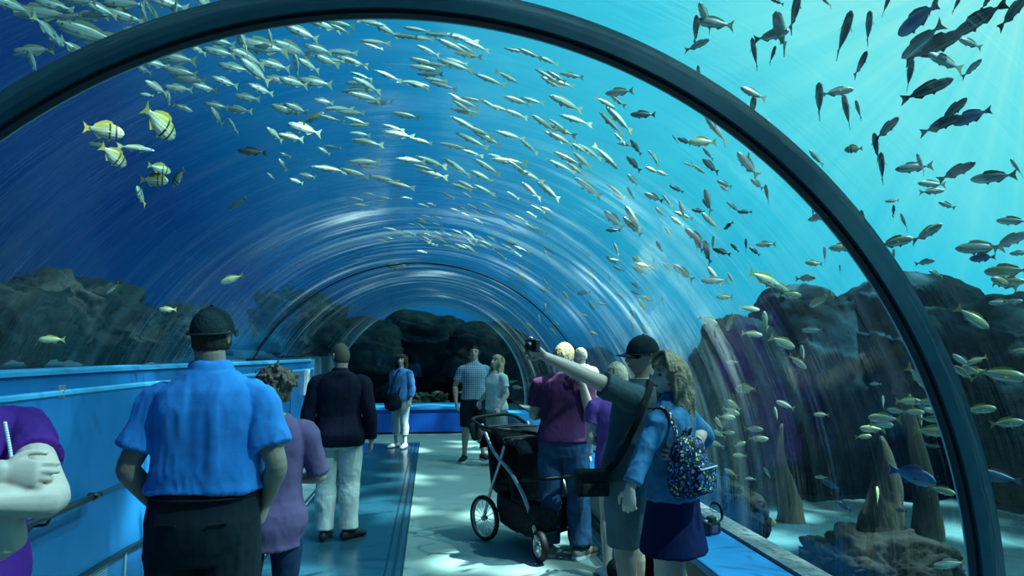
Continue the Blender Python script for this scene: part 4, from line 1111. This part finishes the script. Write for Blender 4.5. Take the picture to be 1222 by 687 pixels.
# 5 --- the couple looking up: man
P_ = Person('person', 'tall man in checked polo and dark shorts, face turned up', floor_spot(566, 10.75), PI+.12, 1.80, 1.02, head=(-18, 22, 0), seed=11, voxel=.011,
   arms={'R': dict(elbow=(.29, -.03, 1.13), wrist=(.29, .06, .90)), 'L': dict(elbow=(-.25, -.03, 1.13), wrist=(-.24, .10, .90))}, legs={'R': dict(knee=(.13, .03, .49), ankle=(.15, .02, .085), toe=(.5, 1, 0)), 'L': dict(knee=(-.12, .0, .49), ankle=(-.16, -.05, .085), toe=(-.35, 1, 0))})
P_.body(); P_.face(brow=(.03, .02, .02))
chk = cloth('polo_checked', srgb(130, 165, 190))
def checks(m, scale, dark, light):
    t = m.node_tree; b = t.nodes['Principled BSDF']; tc = N(t, 'ShaderNodeTexCoord'); sp = N(t, 'ShaderNodeSeparateXYZ'); L(t, tc.outputs['Object'], sp.inputs[0])
    a = smath(t, 'GREATER_THAN', smath(t, 'SINE', smath(t, 'MULTIPLY', sp.outputs['X'], scale)), .2); c = smath(t, 'GREATER_THAN', smath(t, 'SINE', smath(t, 'MULTIPLY', sp.outputs['Z'], scale)), .2)
    f = smath(t, 'MULTIPLY', smath(t, 'ADD', a, c), .5)
    L(t, mixc(t, f, light, dark), b.inputs['Base Color'])
checks(chk, 190, srgb(70, 105, 140), srgb(170, 195, 205))
P_.shirt(chk, .93, .68, .022, .018, flare=.012, collar=True, name='polo_shirt')
P_.trousers(cloth('shorts_dark', srgb(34, 44, 52)), .93, .028, 1.0, .02, name='shorts'); P_.shoes(M['black_fabric'], sole_m=M['white'])
P_.hair_shell(cloth('hair_black', (.035, .028, .022)), .010, .42, -.4, top=.5, lump=.004)
mb = MB()
for sg in (-1, 1):
    for j in range(2): mb.tube([P_.hp((sg*(.012+.034*(i/8)), .098-.010*(i/8), (.010 if j else -.012))) for i in range(9)], [.0022]*9, n=6, sub=1)
    mb.tube([P_.hp((sg*.046, .088, .0)), P_.hp((sg*.072, .03, .005)), P_.hp((sg*.078, -.01, .0))], [.0025]*3, n=6)
mb.tube([P_.hp((-.012, .1, .008)), P_.hp((.012, .1, .008))], [.0025]*2, n=6); obj('glasses', mb, M['eye'], P_.root, True)
# blonde woman
P_ = Person('person', 'woman with curly blonde hair and white tee, looking up beside the checked polo', floor_spot(592, 10.25), PI/2+.5, 1.66, 1.0, head=(12, 16, 0), seed=13, voxel=.011, chest=.03,
   arms={'L': dict(elbow=(-.24, -.04, 1.13), wrist=(-.22, .10, .93)), 'R': dict(elbow=(.22, .02, 1.13), wrist=(.16, .2, 1.02))}, skin='skin_pale')
P_.body(); P_.face()
P_.shirt(cloth('tee_white', srgb(205, 222, 215)), .88, .55, .02, .016, flare=.02, name='tee_shirt', amp=.009)
P_.trousers(cloth('trousers_beige', srgb(150, 160, 150)), 1.0, .02, 1.0, .01, name='shorts'); P_.shoes(M['white'])
hb2 = cloth('hair_blonde', (.55, .40, .22), bump=.6, bscale=90)
P_.hair_shell(hb2, .014, .5, -.35, extra=curls(P_, -.30, .090, 90, 8, .012, .25))
# 6 --- father by the stroller
P_ = Person('person', 'fair-haired man in maroon tee and loose jeans standing beside the stroller', floor_spot(671, 5.75), -.30, 1.79, 1.06, head=(-22, -16, 0), seed=15,
   arms={'R': dict(elbow=(.27, -.02, 1.14), wrist=(.17, .20, 1.25), hd=(-.5, .4, .6), pn=(-.6, -.3, .2), curl=35), 'L': dict(elbow=(-.25, .02, 1.13), wrist=(-.12, .24, 1.15), hd=(.8, .4, .1), pn=(0, 0, 1), curl=35)},
   legs={'L': dict(knee=(-.11, .03, .49), ankle=(-.12, -.02, .085), toe=(-.5, 1, 0)), 'R': dict(knee=(.12, .04, .49), ankle=(.15, -.06, .085), toe=(.75, 1, 0))})
P_.A['R'].update(elbow=tuple(P_.Lc(at_y(704, 492, 5.62))), wrist=tuple(P_.Lc(at_y(694, 455, 5.55))), hd=tuple(P_.Ld((-.3, .2, 1))), pn=tuple(P_.Ld((-.5, .8, .2))))
P_.body()
P_.shirt(cloth('tee_maroon', srgb(90, 48, 84)), .93, .66, .02, .016, flare=.018, name='tee_shirt', amp=.008)
P_.trousers(cloth('denim_light', srgb(52, 84, 116), var=.3, vscale=8), 1.97, .022, 1.02, .03, name='jeans', amp=.010); P_.shoes(M['grey_metal'] and mat('sandal_grey', srgb(130, 130, 120), .7), sole_m=M['white'])
P_.hair_shell(cloth('hair_fair', (.42, .30, .17), bump=.5, bscale=90), .012, .3, -.45, top=.5, lump=.005)
# hidden pair beyond him
P_ = Person('person', 'child with very pale hair carried high, mostly hidden behind the man in maroon', at_y(694, 480, 6.2) - V((0, 0, .55)), .2, 1.06, 1.1, head=(30, 0, 0), seed=17)
P_.root.location.z = max(0, P_.root.location.z)
CH = P_
P_ = Person('person', 'woman in long purple dress with fair hair standing behind the man taking a selfie', floor_spot(736, 5.1), -.1, 1.62, 1.0, head=(10, 0, 0), seed=19,
   arms={'L': dict(elbow=(-.23, .0, 1.13), wrist=(-.12, .2, 1.05), hd=(.7, .5, 0), pn=(0, 0, 1)), 'R': dict(elbow=(.23, .0, 1.13), wrist=(.12, .2, 1.05), hd=(-.7, .5, 0), pn=(0, 0, 1))}, skin='skin_pale')
P_.body()
P_.shirt(cloth('dress_top_purple', srgb(135, 90, 170)), .86, .5, .022, .02, name='dress_top')
P_.skirt(cloth('dress_purple', srgb(135, 90, 170)), 1.06, .74, .02, .02, name='dress_skirt'); P_.shoes(M['white'])
P_.hair_shell(cloth('hair_fair_light', (.60, .50, .34), bump=.5, bscale=90), .014, .35, -.5)
P_ = CH
P_.body()
P_.shirt(cloth('child_top', srgb(200, 210, 205)), .85, .6, .02, .018, name='top'); P_.trousers(cloth('child_trousers', srgb(90, 110, 120)), 1.9, .012); P_.shoes(M['white'])
P_.hair_shell(cloth('hair_pale', (.62, .55, .42)), .010, .35, -.5, lump=.003)
# 7 --- man taking the selfie
sel_loc = floor_spot(748, 4.2)
P_ = Person('person', 'man in black cap and dark grey tee stretching out his arm for a selfie', sel_loc, math.radians(58), 1.80, 1.10, head=(44, 0, -4), seed=21, lean=(.14, -.15), skin='skin')
gw = P_
w = P_.Lc(at_y(650, 425, 3.98)); e_ = P_.Lc(at_y(697, 447, 3.98))
P_.A['L'].update(elbow=tuple(e_), wrist=tuple(w), hd=tuple(P_.Ld((-.75, .05, .5))), pn=tuple(P_.Ld((-.3, -.75, -.5))), curl=44)
P_.A['R'].update(elbow=tuple(P_.Lc(at_y(836, 512, 4.02))), wrist=tuple(P_.Lc(at_y(826, 542, 3.56))), hd=tuple(P_.Ld((-1, .0, .08))), pn=tuple(P_.Ld((0, 1, 0))), curl=10)
P_.body(); P_.face(brow=(.03, .02, .015))
P_.shirt(cloth('tee_charcoal', srgb(78, 96, 100)), .90, .62, .024, .022, flare=.018, name='tee_shirt', amp=.009)
P_.trousers(cloth('shorts_grey', srgb(110, 128, 136)), .95, .030, 1.0, .02, name='shorts'); P_.shoes(M['black_rubber'])
P_.hair_shell(cloth('hair_black2', (.05, .038, .03)), .004, .02, -.30, top=.5, lump=.002)
P_.cap(cloth('cap_black', srgb(34, 48, 54)), 'front', .018)
e = empty('compact_camera', 'small black camera held up at arm\'s length by the man in the cap', 'camera', P_.W(P_.A['L']['wrist'])+V((-.075, -.03, .06)), .5)
mb = MB(); mb.box((-.018, -.05, -.035), (.018, .05, .04)); obj('case', mb, M['black_metal'], e, bevel=.006)
mb = MB(); mb.tube([(-.016, 0, 0), (-.045, 0, 0)], [.026, .024], n=20, round_=False); obj('lens', mb, M['black_rubber'], e, True)
mb = MB(); mb.ball((.0, .025, .048), (.012, .02, .010)); obj('top_dial', mb, M['grey_metal'], e, True)
# shoulder bag with cross strap
def strap(mb, pts, w=.02, t=.003, side=(0, 0, 1)):
    mb.tube(pts, [(w, t)]*len(pts), n=8, sub=4, side=side, round_=False)
bagp = at_y(706, 574, 4.0)
e = empty('camera_bag', 'black camera bag hanging at the hip of the man taking a selfie', 'bag', bagp)
mb = MB(); mb.box((-.095, -.06, -.08), (.095, .055, .055)); bake(mb, 'case', M['black_fabric'], e, .007, 3)
mb = MB(); mb.box((-.075, -.076, -.07), (.075, -.05, .0)); obj('front_pocket', mb, M['black_fabric'], e, bevel=.015)
mb = MB(); mb.box((-.10, -.066, .045), (.10, .06, .066)); obj('lid', mb, M['black_fabric'], e, bevel=.012)
mb = MB(); L0 = lambda px, py, Y: at_y(px, py, Y)-bagp
strap(mb, [(.085, 0, .05), L0(738, 548, 3.97), L0(752, 520, 3.90), L0(765, 492, 3.92), L0(776, 462, 4.0), L0(778, 448, 4.12)], .020, .004, (1, 0, 0)); obj('strap', mb, M['black_fabric'], e, True)
# 8 --- girl with the patterned backpack
gl_loc = floor_spot(797, 3.75)
P_ = Person('person', 'young woman with long light hair, denim jacket and navy skirt', gl_loc, math.radians(48), 1.69, .96, head=(52, 0, -6), seed=23, lean=(-.02, -.02), skin='skin_pale', hips=1.0)
P_.A['L'].update(elbow=tuple(P_.Lc(at_y(768, 540, 3.55))), wrist=tuple(P_.Lc(at_y(752, 583, 3.50))), hd=tuple(P_.Ld((-.10, -.0, -1))), pn=tuple(P_.Ld((.5, .85, 0))), curl=26)
P_.A['R'].update(elbow=tuple(P_.Lc(at_y(842, 520, 3.98))), wrist=tuple(P_.Lc(at_y(815, 560, 4.15))))
P_.body(); P_.face(brow=(.2, .13, .08))
P_.shirt(cloth('denim_jacket', srgb(70, 128, 168), var=.25, vscale=12), .92, 1.82, .018, .014, flare=.01, collar=True, name='denim_jacket', amp=.010, sc=(12, 12, 7))
P_.skirt(cloth('skirt_navy', srgb(24, 34, 72)), 1.02, .62, .02, .045); P_.shoes(M['white'])
hl = cloth('hair_light_brown', (.36, .27, .17), bump=.7, bscale=60)
def lengths(mb, s=P_):
    r2 = np.random.default_rng(4)
    for i in range(46):
        a = PI*(1.02+.96*i/45) if i % 2 else PI*(.93+1.14*i/45)
        x, y = math.cos(a), math.sin(a); l = .30+r2.uniform(-.05, .08)
        pts = []
        for j in range(7):
            t = j/6; q = .083+.030*math.sin(t*PI*.8); wv = .006*math.sin(t*9+i)
            pts.append(s.hp((x*q+wv, y*(q+.012)-.006-.02*t, .05-l*t-.03*t)))
        mb.tube(pts, [.013, .015, .015, .015, .014, .012, .005], n=7, sub=3)
P_.hair_shell(hl, .013, .5, -.3, extra=lengths)
mb = MB(); 
for j in range(3): mb.tube([P_.hp((.095*math.cos(t), .012+.045*math.sin(t)*0+.02*j+.01*math.sin(t*3), .02+.115*math.sin(t)**.8 if math.sin(t) > 0 else .02)) for t in np.linspace(.05, PI-.05, 18)], [.010]*18, n=7, sub=2)
bake(mb, 'braid', hl, P_.root, .005, 1)
# backpack: floral fabric, rests on her back
bpm = bpy.data.materials.new('floral_fabric'); bpm.use_nodes = True; t = bpm.node_tree; b = t.nodes['Principled BSDF']; b.inputs['Roughness'].default_value = .8
tc = N(t, 'ShaderNodeTexCoord'); nz = N(t, 'ShaderNodeTexNoise', i_Scale=24.0, i_Detail=2.0); L(t, tc.outputs['Object'], nz.inputs['Vector'])
vv = vmath(t, 'ADD', tc.outputs['Object'], vmath(t, 'MULTIPLY', nz.outputs['Color'], (.035, .035, .035)))
vo = N(t, 'ShaderNodeTexVoronoi', feature='F1', i_Scale=58.0); L(t, vv, vo.inputs['Vector'])
ve = N(t, 'ShaderNodeTexVoronoi', feature='DISTANCE_TO_EDGE', i_Scale=58.0); L(t, vv, ve.inputs['Vector'])
hs = N(t, 'ShaderNodeSeparateColor'); L(t, vo.outputs['Color'], hs.inputs[0])
fc = ramp(t, hs.outputs[0], [(0, srgb(20, 36, 84)), (.2, srgb(70, 150, 225)), (.38, srgb(180, 190, 90)), (.52, srgb(225, 235, 235)), (.66, srgb(40, 90, 170)), (.84, srgb(110, 120, 170))], 'CONSTANT')
ed = smath(t, 'LESS_THAN', ve.outputs['Distance'], .16)
L(t, mixc(t, ed, fc, srgb(14, 18, 34)), b.inputs['Base Color'])
bk = at_y(822, 556, 3.55); rz = math.radians(40)
e = empty('backpack', 'small floral backpack in blue, white and lime on the young woman\'s back', 'backpack', bk, rz)
mb = MB(); T = []
for z, a_, b_ in ((-.155, .105, .06), (-.13, .13, .085), (-.06, .138, .095), (.03, .13, .085), (.10, .112, .07), (.14, .09, .055), (.158, .06, .035)):
    T.append([V((a_*math.copysign(abs(math.cos(q))**.75, math.cos(q)), b_*math.copysign(abs(math.sin(q))**.75, math.sin(q)), z)) for q in np.linspace(0, 2*PI, 33)[:-1]])
mb.loft(T); bake(mb, 'main_compartment', bpm, e, .006, 2, lambda P: .004*fbm(P*18, 2, 4))
mb = MB(); T = []
for z, a_, b_ in ((-.13, .08, .03), (-.115, .098, .04), (-.05, .10, .045), (.0, .095, .04), (.02, .085, .03)):
    T.append([V((a_*math.copysign(abs(math.cos(q))**.6, math.cos(q)), -.085+b_*math.copysign(abs(math.sin(q))**.7, math.sin(q)), z)) for q in np.linspace(0, 2*PI, 29)[:-1]])
mb.loft(T); fp = bake(mb, 'front_pocket', bpm, e, .006, 2)
mb = MB(); mb.tube([(-.09, -.118, .004), (-.03, -.130, .008), (.03, -.130, .008), (.09, -.118, .004)], [.004]*4, n=6); obj('zip', mb, M['white'], fp, True)
mb = MB(); mb.tube([(-.035, .02, .15), (-.03, .0, .195), (.03, .0, .195), (.035, .02, .15)], [.009]*4, n=8); obj('grab_loop', mb, bpm, e, True)
for sg in (-1, 1):
    mb = MB(); strap(mb, [(sg*.06, .03, .14), (sg*.075, .05, .24), (sg*.08, .09, .31), (sg*.085, .19, .30)], .022, .006, (1, 0, 0)); obj('shoulder_strap', mb, bpm, e, True)
# 9 --- person with folded arms at the left edge
P_ = Person('person', 'person in purple tee with folded arms standing by the blue wall', (at_y(-62, 520, 2.5).x, 2.5, 0), PI+.95, 1.80, 1.32, head=(0, 0, 0), seed=25, skin='skin_pale', chest=.02)
P_.A['L'].update(elbow=tuple(P_.Lc(at_y(60, 594, 2.22))), wrist=tuple(P_.Lc(at_y(-22, 598, 2.08))), hd=tuple(P_.Ld((-1, .2, .0))), pn=tuple(P_.Ld((0, 1, 0))), curl=18)
P_.A['R'].update(elbow=tuple(P_.Lc(at_y(4, 648, 2.24))), wrist=tuple(P_.Lc(at_y(0, 562, 2.13))), hd=tuple(P_.Ld((.95, .12, -.12))), pn=tuple(P_.Ld((0, .95, -.2))), curl=30)
P_.body(); P_.face()
P_.shirt(cloth('tee_purple', srgb(88, 40, 130)), .86, .50, .02, .014, flare=.015, name='tee_shirt', amp=.009)
P_.trousers(den, 1.93, .012, name='jeans'); P_.shoes(M['black_rubber'])
P_.hair_shell(hb, .014, .4, -.45)
mb = MB()
for i in range(26):
    z = 1.42-i*.020; mb.ball(at_y(6+10*math.sin(i*.06), 505+i*3.0, 2.25)-P_.root.location, .006, 8)
bd = obj('bead_trim', mb, M['white'], P_.root, True); bd['kind'] = 'stuff'; bd.matrix_parent_inverse = Matrix.Rotation(-P_.root.rotation_euler[2], 4, 'Z')

# ------------------------------------------------------------------ the far woman's shoulder bag
fw = floor_spot(479, 12.3)
bp_ = at_y(469, 479, 12.15)
e = empty('shoulder_bag', 'large dark slouchy shoulder bag on the arm of the curly-haired woman', 'bag', bp_)
mb = MB(); T = []
for z, a_, b_ in ((-.15, .10, .05), (-.13, .145, .075), (-.05, .155, .08), (.05, .12, .06), (.14, .07, .03)):
    T.append([V((a_*math.cos(q), b_*math.sin(q), z+.02*math.cos(q*2))) for q in np.linspace(0, 2*PI, 25)[:-1]])
mb.loft(T); bake(mb, 'pouch', cloth('bag_leather', srgb(20, 34, 46), rough=.5), e, .009, 2, lambda P: .006*fbm(P*12, 2, 4))
mb = MB(); strap(mb, [(-.06, 0, .10), (.0, .02, .35), (.10, .06, .55), (.14, .02, .35), (.08, 0, .10)], .014, .004, (1, 0, 0)); obj('strap', mb, M['black_fabric'], e, True)

# ------------------------------------------------------------------ stroller
def wheel(name, c, r, w, ax, par, spokes=8, tyre=.018):
    """ax = horizontal axle direction"""
    ax = V(ax).normalized(); u = V((0, 0, 1)); v = ax.cross(u); c = V(c)
    mb = MB(); mb.tube([c+(u*math.cos(t)+v*math.sin(t))*(r-tyre) for t in np.linspace(0, 2*PI, 41)], [(tyre*w, tyre)]*41, n=10, sub=1, side=ax, round_=False); o = obj(name, mb, M['black_rubber'], par, True)
    mb = MB(); mb.tube([c+(u*math.cos(t)+v*math.sin(t))*(r-2.1*tyre) for t in np.linspace(0, 2*PI, 41)], [(tyre*.8*w, .006)]*41, n=8, sub=1, side=ax, round_=False); obj('rim', mb, M['grey_metal'], o, True)
    for i in range(spokes):
        t = 2*PI*i/spokes+.2; mb = MB(); mb.tube([c, c+(u*math.cos(t)+v*math.sin(t))*(r-2*tyre)], [.008 if spokes < 9 else .003]*2, n=6, sub=1); obj('spoke', mb, M['grey_metal'], o, True)
    mb = MB(); mb.tube([c-ax*.025, c+ax*.025], [.02, .02], n=12, sub=1, round_=False); obj('hub', mb, M['grey_metal'], o, True)
    return o
sx = floor_spot(620, 6.25)
S = empty('stroller', 'black double stroller with grey frame standing beside the man in maroon', 'stroller', sx, math.radians(20))
# own frame: y forward (away), x right; handle end towards the viewer's left
gmf = M['grey_metal']; bmf = M['black_metal']
wheel('wheel', (-.30, .12, .20), .20, 1.2, (1, .25, 0), S, 14)
wheel('wheel', (-.16, -.66, .125), .125, 1.6, (1, -.1, 0), S, 6, .02)
wheel('wheel', (.28, .22, .20), .20, 1.2, (1, 0, 0), S, 14)
wheel('wheel', (.30, -.50, .125), .125, 1.6, (1, 0, 0), S, 6, .02)
def tb(name, pts, r, m_, par=S, **k):
    mb = MB(); mb.tube(pts, [r]*len(pts), n=10, sub=4, **k); return obj(name, mb, m_, par, True)
tb('frame_tube', [(-.16, -.62, .16), (-.20, -.50, .45), (-.24, -.30, .66), (-.26, .0, .80), (-.28, .22, 1.02)], .016, gmf)
tb('frame_tube', [(.30, -.48, .16), (.28, -.40, .45), (.26, -.20, .66), (.24, .1, .80), (.22, .26, 1.02)], .016, gmf)
tb('frame_tube', [(-.30, .12, .22), (-.27, .05, .45), (-.25, -.10, .72), (-.24, -.16, .86)], .014, gmf)
tb('frame_tube', [(.28, .22, .22), (.26, .1, .45), (.25, -.06, .72)], .014, gmf)
tb('axle', [(-.16, -.60, .19), (.07, -.62, .21), (.30, -.48, .19)], .012, bmf)
tb('handlebar', [(-.28, .20, 1.0), (-.31, .38, 1.06), (-.10, .46, 1.08), (.14, .46, 1.08), (.24, .30, 1.0)], .017, M['black_rubber'])
tb('handlebar', [(-.30, .02, .98), (-.42, -.02, 1.04), (-.40, -.22, 1.04), (-.20, -.34, 1.02), (.02, -.36, .98)], .016, M['black_rubber'])
tb('belly_bar', [(-.20, -.44, .62), (-.20, -.66, .66), (.02, -.72, .67), (.24, -.62, .66), (.26, -.40, .62)], .017, M['black_rubber'])
def seat(y, z, nm):
    mb = MB(); W_ = .20
    ring_ = lambda x: [V((x, y-.30, z+.02)), V((x, y-.30, z+.06)), V((x, y-.02, z+.03)), V((x, y+.12, z+.42)), V((x, y+.16, z+.42)), V((x, y+.05, z-.02)), V((x, y-.06, z-.06))]
    mb.loft([ring_(-W_), ring_(-W_*.3), ring_(W_*.3), ring_(W_)]); o = bake(mb, 'seat', M['black_fabric'], S, .012, 4); o.location = (.02, 0, 0)
    mb = MB(); 
    mb.loft([[V((x, y-.05+.30*math.cos(t)*sc, z+.30+.26*math.sin(t)*sc)) for t in np.linspace(.1, 2.5, 14)]+[V((x, y-.05+.28*math.cos(t)*sc, z+.30+.24*math.sin(t)*sc)) for t in np.linspace(2.5, .1, 14)] for x, sc in ((-.23, .82), (-.20, .97), (0, 1), (.22, .97), (.25, .82))])
    c_ = obj('canopy', mb, M['black_fabric'], S, True)
    for q in (.35, 1.1, 1.9):
        mb = MB(); mb.tube([(-.235, y-.05+.25*math.cos(q), z+.30+.22*math.sin(q)), (-.20, y-.05+.305*math.cos(q), z+.30+.265*math.sin(q)), (.22, y-.05+.305*math.cos(q), z+.30+.265*math.sin(q)), (.25, y-.05+.25*math.cos(q), z+.30+.22*math.sin(q))], [.007]*4, n=6); obj('rib', mb, bmf, c_, True)
    return o
seat(-.22, .40, 1); seat(.20, .46, 2)
mb = MB(); T = []
for z, a_, y0_, y1_ in ((.13, .17, -.42, .10), (.17, .22, -.50, .16), (.27, .24, -.54, .20), (.40, .23, -.52, .20)):
    T.append([V((.04+a_*math.copysign(abs(math.cos(q))**.5, math.cos(q)), (y0_+y1_)/2+(y1_-y0_)/2*math.copysign(abs(math.sin(q))**.5, math.sin(q)), z)) for q in np.linspace(0, 2*PI, 33)[:-1]])
mb.loft(T); bake(mb, 'basket', M['black_fabric'], S, .012, 3, folds(4, .012, (8, 8, 8)))
mb = MB(); mb.tube([(-.20, -.56, .34), (-.02, -.60, .30), (.20, -.54, .34)], [(.10, .02)]*3, n=12, side=(0, 0, 1)); bake(mb, 'foot_apron', M['black_fabric'], S, .01, 2, folds(8, .008, (12, 12, 12)))
mb = MB(); mb.tube([(-.34, .30, 1.02), (-.30, .30, .90)], [(.05, .02), (.055, .03)], n=12); bake(mb, 'parent_pouch', M['black_fabric'], S, .008, 2)
# ------------------------------------------------------------------ camera on the bench
cb = at_z(849, 637, .482)
e = empty('slr_camera', 'black camera with looped strap resting on the blue bench seat', 'camera', cb, .35)
mb = MB(); mb.box((-.065, -.025, 0), (.065, .03, .085)); mb.box((-.05, -.04, .005), (-.02, -.02, .08)); obj('case', mb, M['black_metal'], e, bevel=.012)
mb = MB(); mb.box((-.028, -.03, .08), (.028, .025, .118)); obj('prism_housing', mb, M['black_metal'], e, bevel=.012)
mb = MB(); mb.tube([(0, .025, .045), (0, .07, .045), (0, .11, .045)], [.036, .037, .039], n=22, round_=False); obj('lens', mb, M['black_rubber'], e, True)
mb = MB(); mb.box((-.035, -.030, .015), (.03, -.0255, .062)); obj('rear_screen', mb, mat('screen_dark', srgb(80, 90, 120), .15, .8), e)
for x_ in (-.045, .045):
    mb = MB(); mb.tube([(x_, .0, .082), (x_, .0, .096)], [.013, .013], n=14, round_=False); obj('dial', mb, M['grey_metal'], e, True)
mb = MB(); strap(mb, [(.065, 0, .07), (.10, .0, .10), (.105, .03, .17), (.07, .06, .185), (.04, .05, .15), (.075, .02, .13), (.11, -.02, .16), (.12, -.03, .20)], .011, .002, (0, 1, 0)); mb.tube([(.12, -.03, .20), (.125, -.03, .19)], [.002]*2)
obj('strap', mb, M['black_fabric'], e, True)
mb = MB(); strap(mb, [(-.065, 0, .06), (-.12, .02, .03), (-.20, .04, .01), (-.30, .03, .008)], .010, .002, (0, 1, 0)); obj('strap', mb, M['black_fabric'], e, True)
# bag on the floor beside the man's feet
bl = at_z(752, 687, 0); bl = floor_spot(752, 4.95)
e = empty('duffel_bag', 'small dark bag with lime tab on the floor behind the couple\'s legs', 'bag', bl)
mb = MB(); mb.tube([(-.10, 0, .11), (.10, 0, .11)], [(.10, .10)]*2, n=20); bake(mb, 'pouch', M['black_fabric'], e, .008, 2, folds(3, .008, (12, 12, 12)))
mb = MB(); mb.box((-.09, -.11, .06), (-.02, -.096, .14)); obj('tab', mb, mat('lime', srgb(190, 220, 60), .6), e, bevel=.006)
mb = MB(); mb.tube([(-.06, -.02, .20), (-.03, -.02, .27), (.03, -.02, .27), (.06, -.02, .20)], [.008]*4, n=8); obj('handle', mb, M['black_fabric'], e, True)
